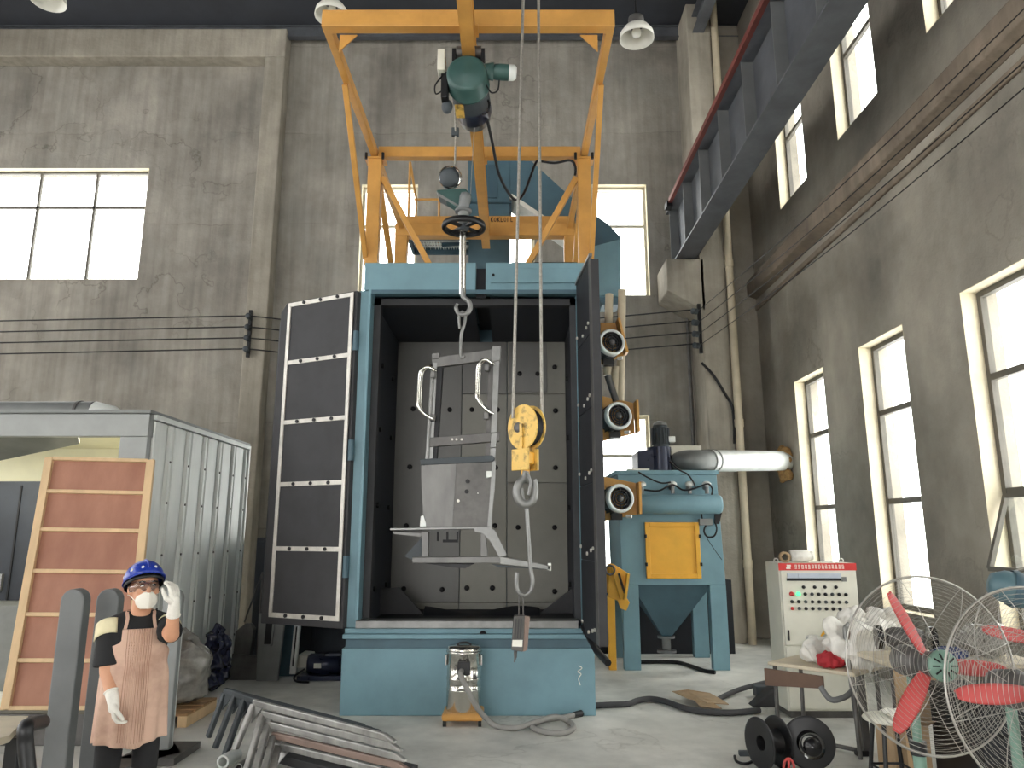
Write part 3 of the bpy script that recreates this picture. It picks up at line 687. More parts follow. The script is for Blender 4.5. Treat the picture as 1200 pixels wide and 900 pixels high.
m = MB(); m.ibeam((-0.345, 4.2, 5.45), (-0.345, 9.25, 5.45), 0.105, 0.22, 0.016, 0.012); m.build('runway_beam', 'orange_paint', G)
for y in (5.2, 7.29, 9.2):
    m = MB(); m.box(-0.42, -0.27, y - 0.07, y + 0.07, 5.55, 5.575); m.build('clamp_plate', 'orange_paint', G)

# rear service platform with handrail
P_ = thing('service_platform', 'narrow blue grating platform with thin yellow handrail behind the gantry', 'platform', (-1.1, 9.7, 5.3))
zt = at(500, 284, 9.9).z
m = MB(); m.box(-1.45, -0.6, 9.55, 9.59, zt - 0.1, zt + 0.02); m.box(-1.45, -0.6, 10.1, 10.14, zt - 0.1, zt + 0.02); m.box(-1.45, -1.41, 9.55, 10.14, zt - 0.1, zt + 0.02); m.build('deck_frame', 'blue_paint_deep', P_)
m = MB()
for k in range(22): x = -1.42 + k * 0.038; m.box(x, x + 0.008, 9.59, 10.1, zt - 0.03, zt)
for k in range(5): y = 9.62 + k * 0.1; m.box(-1.41, -0.6, y, y + 0.008, zt - 0.03, zt)
m.build('deck_grating', 'galvanised', P_)
zr = at(520, 233, 10.1).z
for x in (-1.42, -1.08, -0.78, -0.6):
    m = MB(); m.tube([(x, 10.12, zt), (x, 10.12, zr)], 0.018, 8); m.build('rail_post', 'orange_paint', P_)
m = MB(); m.tube([(-1.45, 10.12, zr), (-0.58, 10.12, zr)], 0.018, 8); m.build('hand_rail', 'orange_paint', P_)
m = MB(); m.tube([(-1.45, 9.6, zr + 0.32), (-1.42, 10.12, zr)], 0.018, 8); m.tube([(-1.45, 9.6, zt), (-1.45, 9.6, zr + 0.32)], 0.018, 8); m.build('hand_rail', 'orange_paint', P_)
m = MB(); m.bar((-0.58, 9.85, zt - 0.02), (-1.0, 9.85, zt - 0.06), 0.05, 0.05); m.build('deck_bracket', 'blue_paint_deep', P_)

# ================================================================== BUCKET ELEVATOR AND SEPARATOR CHUTE
EY = 9.75
E_ = thing('bucket_elevator', 'slate blue bucket elevator tower with sloping chute behind the gantry', 'bucket elevator', (-0.3, EY, 0))
eL = at(549, 300, EY).x; eR = at(597, 300, EY).x; eT = at(575, 182, EY).z
m = MB(); m.box(eL, eR, EY, EY + 0.5, 0, eT - 0.75); m.build('tower', 'blue_paint_dark', E_, bevel=0.006)
m = MB(); m.box(eL - 0.03, eR + 0.03, EY - 0.03, EY + 0.53, eT - 0.75, eT - 0.72); m.build('tower_flange', 'blue_paint_deep', E_)
m = MB(); m.box(eL - 0.02, eR + 0.0, EY - 0.02, EY + 0.52, eT - 0.72, eT); m.build('head', 'blue_paint_dark', E_, bevel=0.006)
q0 = at(572, 232, EY - 0.03); q1 = at(583, 193, EY - 0.03)
m = MB(); m.box(q0.x, q1.x, EY - 0.04, EY - 0.015, q0.z, q1.z); m.build('inspection_hatch', 'blue_paint_deep', E_, bevel=0.004)
ch = [(597, 186), (622, 188), (676, 237), (712, 262), (727, 277), (727, 292), (692, 292), (664, 276), (597, 231)]
m = MB(); m.prism([at(a, b, EY) for a, b in ch], (0, 0.42, 0)); m.build('chute', 'blue_paint_dark', E_, bevel=0.006)
m = MB(); m.prism([at(597, 231, EY - 0.03), at(664, 276, EY - 0.03), at(666, 272, EY - 0.03), at(600, 227, EY - 0.03)], (0, 0.48, 0)); m.build('chute_flange', 'white_paint', E_)
sL = at(690, 300, EY - 0.35).x; sR = at(727, 300, EY - 0.35).x; s1 = at(700, 290, EY - 0.35).z; s0 = at(700, 345, EY - 0.35).z
m = MB(); m.prism([at(690, 290, EY - 0.35), at(727, 280, EY - 0.35), at(727, 345, EY - 0.35), at(698, 345, EY - 0.35)], (0, 0.7, 0)); m.build('separator_box', 'blue_paint', E_, bevel=0.008)
m = MB(); m.box(sL - 0.02, sR + 0.02, EY - 0.38, EY + 0.38, s0 - 0.02, s0 + 0.02); m.build('separator_flange', 'blue_paint', E_)
m = MB(); m.prism([at(700, 345, EY - 0.3), at(727, 345, EY - 0.3), at(726, 357, EY - 0.3), at(706, 357, EY - 0.3)], (0, 0.3, 0)); m.build('outlet', 'blue_paint_dark', E_)
for px in (711, 728):
    p = at(px, 357, EY - 0.3); m = MB(); m.cyl(p, p + V((0, 0, -0.12)), 0.03, n=10); m.build('pipe_clamp', 'bolt_black', E_)

# ================================================================== ELECTRIC HOIST
HX = -0.345
K = thing('electric_hoist', 'dark green electric wire-rope hoist hanging under the orange runway beam', 'hoist', (HX, 5.3, 4.9))
HZ = at(547, 88, 5.05).z; HXc = at(547, 88, 5.05).x
ax = V((0.05, 1, 0))
c = V((HXc, 5.02, HZ))
m = MB(); m.lathe([(0.0, -0.016), (0.04, -0.018), (0.05, -0.012), (0.125, -0.010), (0.146, -0.002), (0.156, 0.014), (0.158, 0.15), (0.164, 0.152), (0.164, 0.175), (0.15, 0.18)], c, ax, 32); m.build('motor_cover', 'motor_green', K)
m = MB(); m.lathe([(0.15, 0.18), (0.15, 0.5)], c, ax, 28); m.build('drum_housing', 'slate_grey', K)
m = MB(); m.lathe([(0.152, 0.36), (0.152, 0.52), (0.13, 0.52)], c, ax, 28); m.build('nameplate_band', 'motor_navy', K)
m = MB(); m.lathe([(0.14, 0.52), (0.135, 0.62), (0.10, 0.66), (0.0, 0.67)], c, ax, 28); m.build('end_cap', 'bare_steel', K)
p = c + V((-0.07, 0.3, -0.14)); m = MB(); m.obox(p, (0.035, 0, 0.0), (0.0, 0.09, 0.0), (0, 0, 0.004)); m.build('rating_plate', 'yellow_worn', K)
for sx in (-1, 1):
    m = MB(); m.box(HXc + sx * 0.115 - 0.015, HXc + sx * 0.115 + 0.015, 5.2, 5.45, HZ, 5.4); m.build('hanger_plate', 'bolt_black', K)
for sx in (-1, 1):
    for y in (5.24, 5.42):
        m = MB(); m.cyl((HX + sx * 0.03, y, 5.39), (HX + sx * 0.1, y, 5.39), 0.05, n=16); m.build('trolley_wheel', 'mill_steel', K)
p = at(578, 84, 5.1); m = MB(); m.lathe([(0.055, 0), (0.062, 0.03), (0.062, 0.12)], p, (1, 0.1, 0), 20); m.build('trolley_motor', 'motor_green', K)
m = MB(); m.lathe([(0.062, 0.12), (0.06, 0.16), (0.045, 0.18), (0, 0.18)], p, (1, 0.1, 0), 20); m.build('trolley_motor_cap', 'galvanised', K)
m = MB(); m.lathe([(0.03, -0.1), (0.05, -0.1), (0.07, 0.0), (0.0, 0.0)], p, (1, 0.1, 0), 16); m.build('trolley_gearbox', 'motor_green', K)
q0 = at(513, 86, 5.1); q1 = at(522, 62, 5.1); m = MB(); m.box(q0.x, q1.x, 5.05, 5.2, q0.z, q1.z); m.build('control_box', 'cabinet_grey', K, bevel=0.005)
q0 = at(517, 118, 5.15); q1 = at(526, 88, 5.15); m = MB(); m.box(q0.x, q1.x, 5.1, 5.2, q0.z, q1.z); m.build('limit_switch', 'bolt_black', K, bevel=0.01)
m = MB(); m.ball(at(524, 125, 5.2), (0.045, 0.04, 0.06), 12, 8); m.build('rope_guide', 'slate_grey', K)
m = MB(); m.tube(smooth_path([at(519, 88, 5.1), at(510, 100, 5.1), at(511, 110, 5.1), at(520, 105, 5.1)], 6), 0.006, 6); m.build('control_cable', 'bolt_black', K)
m = MB(); m.tube(smooth_path([at(568, 95, 5.1), at(575, 108, 5.1), at(583, 106, 5.1), at(585, 94, 5.1)], 6), 0.006, 6); m.build('control_cable', 'bolt_black', K)
m = MB(); m.tube(smooth_path([at(567, 112, 5.3), at(573, 120, 5.3), at(572, 130, 5.3), at(566, 134, 5.35)], 6), 0.009, 6); m.build('control_cable', 'bolt_black', K)
# festoon cable
m = MB(); m.tube(smooth_path([at(570, 136, 5.5), at(577, 168, 5.7), at(585, 205, 6.0), at(598, 229, 6.4), at(607, 234, 6.6), at(616, 222, 6.8), at(627, 193, 7.1), at(632, 189, 7.2), at(650, 191, 7.2), at(668, 188, 7.2), at(674, 195, 7.2), at(674, 205, 7.2)], 8), 0.013, 8)
tag(m.build('festoon_cable', 'bolt_black'), 'black power cable drooping from the hoist to the right gantry post', 'cable')

# ================================================================== ROTATING HOOK UNIT
RY = 5.45
R = thing('hook_rotator', 'grey-green hook unit with black hand wheel and chrome hook rod on the hoist rope', 'hook unit', at(543, 372, RY))
m = MB(); m.tube([at(533, 118, RY - 0.1), at(534, 160, RY), at(533, 200, RY)], 0.008, 6); m.tube([at(556, 150, RY), at(553, 195, RY + 0.02), at(551, 238, RY)], 0.003, 5); m.build('hoist_rope', 'rope_steel', R)
p = at(533.5, 155, RY); m = MB(); m.box(p.x - 0.03, p.x + 0.03, RY - 0.02, RY + 0.02, p.z - 0.035, p.z + 0.035); m.build('limit_weight', 'slate_grey', R, bevel=0.006)
p = at(528, 208, RY); a = V((0.15, 0.8, 0.45)).normalized()
m = MB(); m.lathe([(0.0, -0.02), (0.06, -0.02), (0.075, 0.0), (0.08, 0.12), (0.06, 0.14), (0, 0.14)], p - a * 0.06, a, 24); m.build('drive_motor', 'slate_grey', R)
m = MB(); m.lathe([(0.083, 0.02), (0.092, 0.03), (0.092, 0.07), (0.083, 0.08)], p - a * 0.06, a, 24); m.build('motor_band', 'chrome', R)
m = MB(); m.prism([at(511, 222, RY - 0.05), at(545, 220, RY - 0.05), at(553, 228, RY - 0.05), at(540, 247, RY - 0.05), at(513, 228, RY - 0.05)], (0, 0.1, 0)); m.build('gear_housing', 'motor_green', R, bevel=0.012)
m = MB(); m.prism([at(512, 225, RY - 0.055), at(514, 230, RY - 0.055), at(537, 242, RY - 0.055), at(537, 240, RY - 0.055)], (0, 0.11, 0)); m.build('housing_rim', 'bare_steel', R)
u0 = at(546, 226, RY - 0.085); u1 = at(543, 246, RY - 0.04); dd = (u1 - u0)
m = MB(); m.lathe([(0.0, -0.01), (0.035, 0.0), (0.045, 0.03), (0.042, dd.length)], u0, dd, 20); m.build('reducer', 'grey_paint', R)
m = MB(); m.lathe([(0.0, 0), (0.066, 0.0), (0.066, 0.02), (0, 0.02)], u1, (0, 0, -1), 24); m.build('flange', 'grey_paint', R, bevel=0)
m = MB(); m.cyl(u1, at(543, 262, RY), 0.042, n=20); m.build('neck', 'galvanised_dark', R)
wc = at(543.5, 266, RY)
m = MB(); m.lathe([(0.145, -0.018), (0.17, -0.02), (0.176, 0), (0.17, 0.024), (0.145, 0.02), (0.145, -0.018)], wc, (0, 0, 1), 40); m.build('hand_wheel', 'black_plastic', R)
for k in range(4):
    t = PI / 4 + k * PI / 2; m = MB(); m.bar(wc, wc + V((math.cos(t), math.sin(t), 0)) * 0.15, 0.035, 0.016); m.build('wheel_spoke', 'black_plastic', R)
m = MB(); m.cyl(wc + V((0, 0, 0.02)), wc - V((0, 0, 0.03)), 0.04, n=16); m.build('wheel_boss', 'slate_grey', R)
r0 = at(542.5, 268, RY); r1 = at(542, 345, RY)
for s in (-0.013, 0.013):
    m = MB(); m.cyl(r0 + V((s, 0, 0)), r1 + V((s, 0, 0)), 0.0125, n=12); m.build('hook_rod', 'stainless', R)
m = MB(); m.tube(smooth_path([at(542, 338, RY), at(543, 348, RY), at(549, 353, RY), at(551, 361, RY), at(546, 368, RY), at(538, 368, RY), at(534.5, 361, RY), at(536, 356, RY)], 8), [0.02] * 40 + [0.016] * 10 + [0.011] * 7, 10); m.build('hook', 'bare_steel', R)
# S hook
m = MB(); m.tube(smooth_path([at(539, 385, RY), at(538, 372, RY), at(541, 365.5, RY), at(545, 369, RY), at(544.5, 378, RY), at(541, 390, RY), at(540, 402, RY), at(540, 414, RY), at(541.5, 419, RY), at(544.5, 417, RY)], 8), 0.012, 8)
tag(m.build('s_hook', 'bare_steel'), 'thin steel S-hook between the chrome rod hook and the seat frame', 'hook')

# ================================================================== WORKPIECE ON THE HOOK
WY = 5.45
W = thing('seat_frame', 'bare steel seat-shaped weldment with two side loops hanging from the S-hook', 'workpiece', at(540, 668, WY))
def plate(mb, pts, dy, Y=WY):
    return mb.prism([at(a, b, Y) for a, b in pts], (0, dy, 0))
m = MB(); plate(m, [(506, 419), (584, 408), (585, 420), (507, 431)], 0.05); m.build('top_rail', 'raw_steel', W, bevel=0.004)
m = MB(); plate(m, [(577, 405), (587, 405), (586, 422), (576, 424)], 0.11, WY - 0.015); m.build('corner_block', 'bare_steel', W, bevel=0.004)
m = MB(); plate(m, [(506, 414), (515, 413), (515, 420), (506, 421)], 0.08, WY - 0.01); m.build('corner_block', 'raw_steel', W, bevel=0.004)
m = MB(); plate(m, [(579, 410), (586, 409), (580, 545), (574, 545)], 0.012, WY - 0.005); m.build('upright', 'bare_steel', W)
m = MB(); plate(m, [(573, 420), (578, 420), (574, 545), (568, 545)], 0.10, WY + 0.01); m.build('upright_flange', 'mill_steel', W)
m = MB(); plate(m, [(508, 425), (512, 425), (507, 545), (503, 545)], 0.012, WY - 0.005); m.build('upright', 'bare_steel', W)
m = MB(); plate(m, [(512, 425), (519, 424), (511, 545), (506, 545)], 0.10, WY + 0.01); m.build('upright_flange', 'bolt_black', W)
m = MB(); m.tube([at(507, 430, WY - 0.02), at(500, 545, WY - 0.02)], 0.013, 8); m.build('guide_rod', 'bare_steel', W)
m = MB(); plate(m, [(500, 513), (586, 506), (585, 517), (500, 524)], 0.05, WY - 0.02); m.build('cross_rail', 'mill_steel', W, bevel=0.004)
m = MB(); plate(m, [(576, 508), (583, 507), (581, 524), (574, 525)], 0.07, WY - 0.03); m.build('corner_block', 'bare_steel', W, bevel=0.004)
for px in (530, 535, 541):
    m = MB(); p = at(px, 515, WY - 0.02); m.cyl(p, p + V((0, -0.006, 0)), 0.009, n=8); m.build('weld_spot', 'strip_steel', W)
for pts in ([(509, 434), (503, 430.5), (496, 432), (492, 440), (490, 470), (492.5, 480), (501, 487.5), (508, 491)], [(577, 426), (570, 421.5), (564, 423), (560, 431), (558.5, 460), (561, 470), (569, 479), (576, 484)]):
    m = MB(); m.tube(smooth_path([at(a, b, WY - 0.05) for a, b in pts], 6), 0.013, 8); m.tube(smooth_path([at(a + 2.6, b + 1, WY - 0.02) for a, b in pts], 6), 0.009, 8); m.build('side_loop', 'stainless', W)
for (px, py) in ((508, 440), (508, 490), (571, 432), (570, 488)):
    p = at(px, py, WY - 0.01); m = MB(); m.box(p.x - 0.02, p.x + 0.015, WY - 0.05, WY, p.z - 0.025, p.z + 0.025); m.build('loop_bracket', 'raw_steel', W, bevel=0.004)
# back plate
m = MB(); plate(m, [(493, 542), (577, 537), (579, 560), (576, 590), (572, 620), (493, 618), (496, 600), (494, 575)], 0.012, WY - 0.035); m.build('back_plate', 'mill_steel', W)
m = MB(); plate(m, [(494, 545), (535, 543), (530, 617), (494, 617), (496, 600), (494, 575)], 0.004, WY - 0.040); m.build('doubler_plate', 'raw_steel', W)
m = MB(); plate(m, [(492, 538), (577, 533.5), (580, 537), (578, 541), (493, 545)], 0.06, WY - 0.05); m.build('back_rim', 'slate_grey', W, bevel=0.004)
m = MB(); plate(m, [(577, 540), (581, 540), (580, 570), (577, 597), (576, 619), (571, 619), (573, 595)], 0.03, WY - 0.045); m.build('edge_flange', 'bare_steel', W)
for (px, py, r, mt) in ((548, 564, .016, 'bolt_black'), (547, 576, .016, 'bolt_black'), (537, 587, .011, 'paper_white'), (560, 578, .004, 'paper_white'), (497, 543, .016, 'bolt_black')):
    p = at(px, py, WY - 0.036); m = MB(); m.cyl(p, p + V((0, -0.01, 0)), r, n=10); m.build('stud', mt, W)
m = MB(); plate(m, [(570, 552), (576, 552), (576, 559), (570, 560)], 0.03, WY - 0.06); m.build('lug', 'galvanised', W, bevel=0.003)
m = MB(); plate(m, [(493, 605), (496, 604), (499, 613), (499, 617), (492, 617)], 0.01, WY - 0.05); m.build('lug', 'galvanised', W)
# seat base
a0, a1 = at(457, 621.5, WY - 0.05), at(575, 619.5, WY - 0.05)
m = MB(); m.prism([a0, a1, a1 + V((0, 0.42, 0)), a0 + V((0, 0.42, 0))], (0, 0, 0.016)); m.build('seat_rim', 'bare_steel', W, bevel=0.003)
m = MB(); plate(m, [(460, 623), (495, 625), (493, 629), (462, 626)], 0.03, WY - 0.05); m.build('rim_bracket', 'raw_steel', W)
m = MB(); plate(m, [(474, 652), (494, 630), (497, 624), (500, 624), (500, 655), (483, 656)], 0.03, WY - 0.03); m.build('side_gusset', 'slate_grey', W)
m = MB(); plate(m, [(494, 623), (502, 623), (502, 653), (494, 653)], 0.06, WY - 0.05); m.build('front_leg', 'raw_steel', W, bevel=0.004)
m = MB(); plate(m, [(563, 622), (569, 625), (572, 652), (563, 653)], 0.06, WY - 0.05); m.build('front_leg', 'raw_steel', W, bevel=0.004)
m = MB(); plate(m, [(483, 653), (587, 652), (587, 660), (483, 660)], 0.06, WY - 0.08); m.build('lower_rail', 'raw_steel', W, bevel=0.004)
m = MB(); plate(m, [(497, 660), (555, 661), (545, 666), (530, 665)], 0.2, WY - 0.05); m.build('under_plate', 'rubber_black', W)
m = MB(); plate(m, [(555, 618), (575, 618), (580, 622), (594, 650), (586, 654), (573, 632), (566, 625), (556, 623)], 0.03, WY - 0.1); m.build('bent_strut', 'bare_steel', W)
m = MB(); plate(m, [(586, 652), (646, 663), (646, 668), (586, 661)], 0.05, WY - 0.14); m.build('foot_rail', 'bare_steel', W, bevel=0.004)
m = MB(); plate(m, [(576, 661), (645, 668), (620, 666), (585, 665)], 0.04, WY - 0.1); m.build('foot_rail_underside', 'slate_grey', W)
m = MB(); plate(m, [(642, 660), (646, 660), (646, 669), (642, 668)], 0.06, WY - 0.14); m.build('end_plate', 'galvanised', W)
for (px) in (512, 523, 535):
    m = MB(); plate(m, [(px, 623), (px + 2, 623), (px + 2, 634), (px, 634)], 0.03, WY + 0.2); m.build('hanger_tab', 'bolt_black', W)
m = MB(); m.bar(at(519, 634, WY + 0.2), at(537, 634, WY + 0.2), 0.02, 0.02); m.build('hanger_tab', 'bolt_black', W)

# ================================================================== OVERHEAD CRANE HOOK BLOCK
CY = 4.8
C = thing('hook_block', 'worn yellow crane hook block on two steel ropes, in front of the machine', 'hook block', at(617, 595, CY))
def rope(a, b, top=10.4):
    p = at(*a, CY); q = at(*b, CY); dd = (q - p); k = (top - p.z) / dd.z
    m = MB(); m.cyl(p, p + dd * k, 0.0105, n=8); m.build('wire_rope', 'rope_steel', C)
rope((601, 490), (613, 0)); rope((635, 490), (631, 0))
cc = at(617, 501, CY); n = V((-0.70, -0.71, 0.0)).normalized(); u = V((0.71, -0.70, 0)).normalized(); z = V((0, 0, 1))
def oval(c, r, rz, N=28): return [c + u * (r * math.cos(2 * PI * k / N)) + z * (rz * math.sin(2 * PI * k / N)) for k in range(N)]
m = MB(); m.prism(oval(cc + n * 0.03, 0.135, 0.150), n * 0.012); m.build('cheek_plate', 'yellow_worn', C, bevel=0.004)
m = MB(); m.prism(oval(cc - n * 0.045, 0.135, 0.150), n * 0.012); m.build('cheek_plate', 'yellow_worn', C, bevel=0.004)
m = MB(); m.lathe([(0.125, -0.028), (0.105, -0.006), (0.105, 0.006), (0.125, 0.028), (0.0, 0.028)], cc, n, 28); m.build('sheave', 'black_plastic', C)
m = MB(); m.prism([cc + n * 0.043 + u * a + z * b for a, b in ((-0.012, 0.02), (0.012, 0.02), (0.012, -0.15), (-0.012, -0.15))], n * 0.012); m.build('rib', 'yellow_worn', C)
m = MB(); m.lathe([(0.0, 0.05), (0.03, 0.05), (0.036, 0.04)], cc + z * 0.0 - u * 0.04, n, 16); m.build('axle_cap', 'mill_steel', C)
yc = at(615.5, 539, CY)
m = MB(); m.obox(yc + n * 0.045, u * 0.075, n * 0.008, z * 0.07); m.build('yoke_plate', 'yellow_worn', C, bevel=0.004)
m = MB(); m.obox(yc - n * 0.045, u * 0.075, n * 0.008, z * 0.07); m.build('yoke_plate', 'yellow_worn', C, bevel=0.004)
m = MB(); m.obox(yc + z * 0.01, u * 0.05, n * 0.04, z * 0.04); m.build('crosshead', 'yellow_paint', C, bevel=0.01)
m = MB(); m.cyl(yc, yc - z * 0.1, 0.028, n=14); m.build('shank', 'yellow_paint', C)
hp = [at(a, b, CY - 0.03) for a, b in ((616, 552), (614, 560), (608, 567), (605.5, 577), (609, 587), (616, 591), (624, 587), (627, 577), (627, 567), (626, 562))]
rr = smooth_path(hp, 6); NR = len(rr)
m = MB(); m.tube(rr, [0.018 + 0.012 * math.sin(PI * min(1, 1.15 * i / NR)) for i in range(NR)], 10); m.build('crane_hook', 'bare_steel', C)
m = MB(); m.tube([at(618, 553, CY - 0.06), at(622, 566, CY - 0.06), at(619, 580, CY - 0.06)], 0.010, 6); m.build('safety_latch', 'bare_steel', C)
# long hook rod
m = MB()
m.tube(smooth_path([at(a, b, CY - 0.03) for a, b in ((611, 572), (613, 585), (617, 596), (618, 610), (620, 640), (621.5, 665), (624, 680), (622, 692), (615, 697), (607, 693), (605, 682), (606, 671))], 7), 0.0125, 8)
m.tube(smooth_path([at(a, b, CY - 0.03) for a, b in ((617, 596), (622, 588), (625, 578))], 6), 0.0125, 8)
tag(m.build('hook_rod', 'bare_steel'), 'long bare steel hook rod hanging from the yellow hook block', 'hook')
# pendant weight
T = thing('pendant_control', 'rust-brown pendant box with white label hanging below the long hook rod', 'pendant', at(609, 770, CY))
m = MB(); m.tube([at(608, 697, CY - 0.03), at(608, 723, CY - 0.03)], 0.004, 5); m.build('hanger_wire', 'mill_steel', T)
m = MB(); m.tube([at(613, 697, CY - 0.03), at(613, 723, CY - 0.03)], 0.004, 5); m.build('hanger_wire', 'mill_steel', T)
m = MB(); m.prism([at(602, 722, CY - 0.06), at(615, 721, CY - 0.06), at(613, 764, CY - 0.06), at(599, 762, CY - 0.06)], (0, 0.07, 0)); m.build('box_body', 'mill_steel', T, bevel=0.006)
m = MB(); m.prism([at(615, 722, CY - 0.05), at(621, 723, CY - 0.02), at(618, 762, CY - 0.02), at(613, 764, CY - 0.05)], (0, 0.05, 0)); m.build('box_side', 'primer_brown', T, bevel=0.004)
for px in (605, 608, 611):
    m = MB(); m.bar(at(px, 725, CY - 0.065), at(px - 1.5, 748, CY - 0.065), 0.006, 0.006); m.build('groove_rib', 'rubber_black', T)
m = MB(); m.prism([at(600.5, 750, CY - 0.066), at(612.5, 750, CY - 0.066), at(612, 758, CY - 0.066), at(600, 757.5, CY - 0.066)], (0, 0.004, 0)); m.build('label_plate', 'paper_white', T)
m = MB(); m.tube([at(604, 763, CY - 0.03), at(604, 770, CY - 0.03), at(602.5, 776, CY - 0.03)], [0.012, 0.009, 0.003], 6); m.build('tail', 'mill_steel', T)

# ================================================================== DUST COLLECTOR
DY = 9.3
D = thing('dust_collector', 'light blue dust collector with yellow hatch, hopper and four legs', 'dust collector', (1.98, DY + 0.5, 0))
dx0, dx1, dzb, dzt = 1.35, 2.60, 0.99, 2.34
m = MB(); m.prism([(dx0, DY, dzb), (dx1 + 0.02, DY, dzb), (dx1 - 0.02, DY, dzt), (dx0 - 0.02, DY, dzt)], (0, 1.05, 0)); m.build('body', 'blue_paint', D, bevel=0.008)
m = MB(); m.box(dx0 - 0.05, dx1 + 0.0, DY - 0.03, DY + 1.08, dzt, dzt + 0.05); m.build('top_cover', 'blue_paint', D, bevel=0.006)
for (x0, x1) in ((dx0, dx0 + 0.2), (dx1 - 0.18, dx1 + 0.02)):
    for y in (DY, DY + 0.93):
        m = MB(); m.box(x0, x1, y, y + 0.12, 0, dzb); m.build('leg', 'blue_paint', D, bevel=0.006)
hx = at(781, 745, DY + 0.5).x; hz = at(781, 745, DY + 0.5).z
top = [(dx0 + 0.14, DY + 0.1, dzb), (dx1 - 0.12, DY + 0.1, dzb), (dx1 - 0.12, DY + 0.95, dzb), (dx0 + 0.14, DY + 0.95, dzb)]
bot = [(hx - 0.06, DY + 0.46, hz), (hx + 0.06, DY + 0.46, hz), (hx + 0.06, DY + 0.58, hz), (hx - 0.06, DY + 0.58, hz)]
m = MB(); m.add(top + bot, [(0, 1, 5, 4), (1, 2, 6, 5), (2, 3, 7, 6), (3, 0, 4, 7), (4, 5, 6, 7), (3, 2, 1, 0)]); m.build('hopper', 'blue_paint_dark', D)
m = MB(); m.cyl((hx, DY + 0.52, hz), (hx, DY + 0.52, 0.14), 0.055, n=16); m.build('outlet_pipe', 'grey_paint', D)
m = MB(); m.cyl((hx, DY + 0.52, hz + 0.0), (hx, DY + 0.52, hz - 0.03), 0.11, n=20); m.build('outlet_flange', 'grey_paint', D)
m = MB(); m.cyl((hx, DY + 0.52, 0.16), (hx, DY + 0.52, 0.13), 0.12, n=20); m.build('outlet_flange', 'grey_paint', D)
q0 = at(758, 678, DY - 0.03); q1 = at(819, 612, DY - 0.03)
m = MB(); t = 0.055
m.box(q0.x, q0.x + t, DY - 0.04, DY, q0.z, q1.z); m.box(q1.x - t, q1.x, DY - 0.04, DY, q0.z, q1.z); m.box(q0.x + t, q1.x - t, DY - 0.04, DY, q0.z, q0.z + t); m.box(q0.x + t, q1.x - t, DY - 0.04, DY, q1.z - t, q1.z)
hatch = m.build('hatch', 'yellow_paint', D, bevel=0.005)
m = MB(); m.box(q0.x + t, q1.x - t, DY - 0.012, DY, q0.z + t, q1.z - t); m.build('hatch_panel', 'yellow_paint', hatch)
for (x, zz) in ((q0.x + 0.0, 0.75), (q1.x, 0.75), (q0.x, 0.25), (q1.x, 0.25)):
    zc = q0.z + (q1.z - q0.z) * zz; m = MB(); m.cyl((x, DY - 0.05, zc - 0.02), (x, DY - 0.05, zc + 0.02), 0.016, n=8); m.build('hatch_latch', 'bolt_black', hatch)
# air tank
tz = at(790, 591, DY - 0.14).z; tx0 = at(738, 591, DY - 0.14).x; tx1 = at(845, 591, DY - 0.14).x
m = MB(); m.lathe([(0.0, 0), (0.09, 0.01), (0.118, 0.04), (0.118, tx1 - tx0 - 0.03), (0.10, tx1 - tx0), (0, tx1 - tx0 + 0.01)], (tx0, DY - 0.14, tz), (1, 0, 0), 28); m.build('air_tank', 'blue_paint', D)
for px in (752, 788, 808, 828):
    p = at(px, 569, DY - 0.1)
    m = MB(); m.cyl(p + V((0, 0, -0.1)), p + V((0, 0, 0.0)), 0.025, n=12); vv = m.build('pulse_valve', 'bare_steel', D)
    m = MB(); m.lathe([(0.025, -0.01), (0.055, 0.0), (0.055, 0.03), (0.03, 0.05), (0, 0.05)], p, (0, -0.25, 1), 16); m.build('valve_cap', 'galvanised', vv)
    m = MB(); m.cyl(p + V((0, 0.02, 0.01)), p + V((0, 0.12, -0.03)), 0.028, n=12); m.build('valve_elbow', 'bare_steel', vv)
q = at(828, 606, DY - 0.05); m = MB(); m.box(q.x - 0.1, q.x + 0.06, DY - 0.1, DY, q.z - 0.1, q.z - 0.02); m.build('junction_box', 'galvanised_dark', D, bevel=0.005)
m = MB(); m.prism([at(838, 602, DY - 0.05), at(846, 601, DY - 0.05), at(843, 614, DY - 0.05), at(838, 614, DY - 0.05)], (0, 0.04, 0)); m.build('filter_regulator', 'bolt_black', D)
for pts, r in (([(828, 614), (825, 622), (829, 629), (837, 628), (840, 620), (838, 612)], 0.011), ([(748, 553), (760, 560), (775, 566), (786, 565)], 0.010), ([(755, 574), (772, 575), (788, 568), (800, 574), (812, 573), (820, 570), (830, 567), (835, 573), (834, 580)], 0.011),
               ([(785, 540), (795, 550), (806, 556), (813, 566), (815, 573)], 0.010), ([(812, 582), (820, 590), (823, 608)], 0.008), ([(828, 630), (838, 645), (846, 656)], 0.004)):
    m = MB(); m.tube(smooth_path([at(a, b, DY - 0.16 if b < 600 else DY - 0.06) for a, b in pts], 6), r, 6); m.build('control_cable', 'bolt_black', D)
m = MB(); q = at(737, 552, DY - 0.02); m.box(q.x - 0.02, q.x + 0.26, DY - 0.02, DY + 0.02, q.z, q.z + 0.03); m.build('lifting_lug', 'white_paint', D)
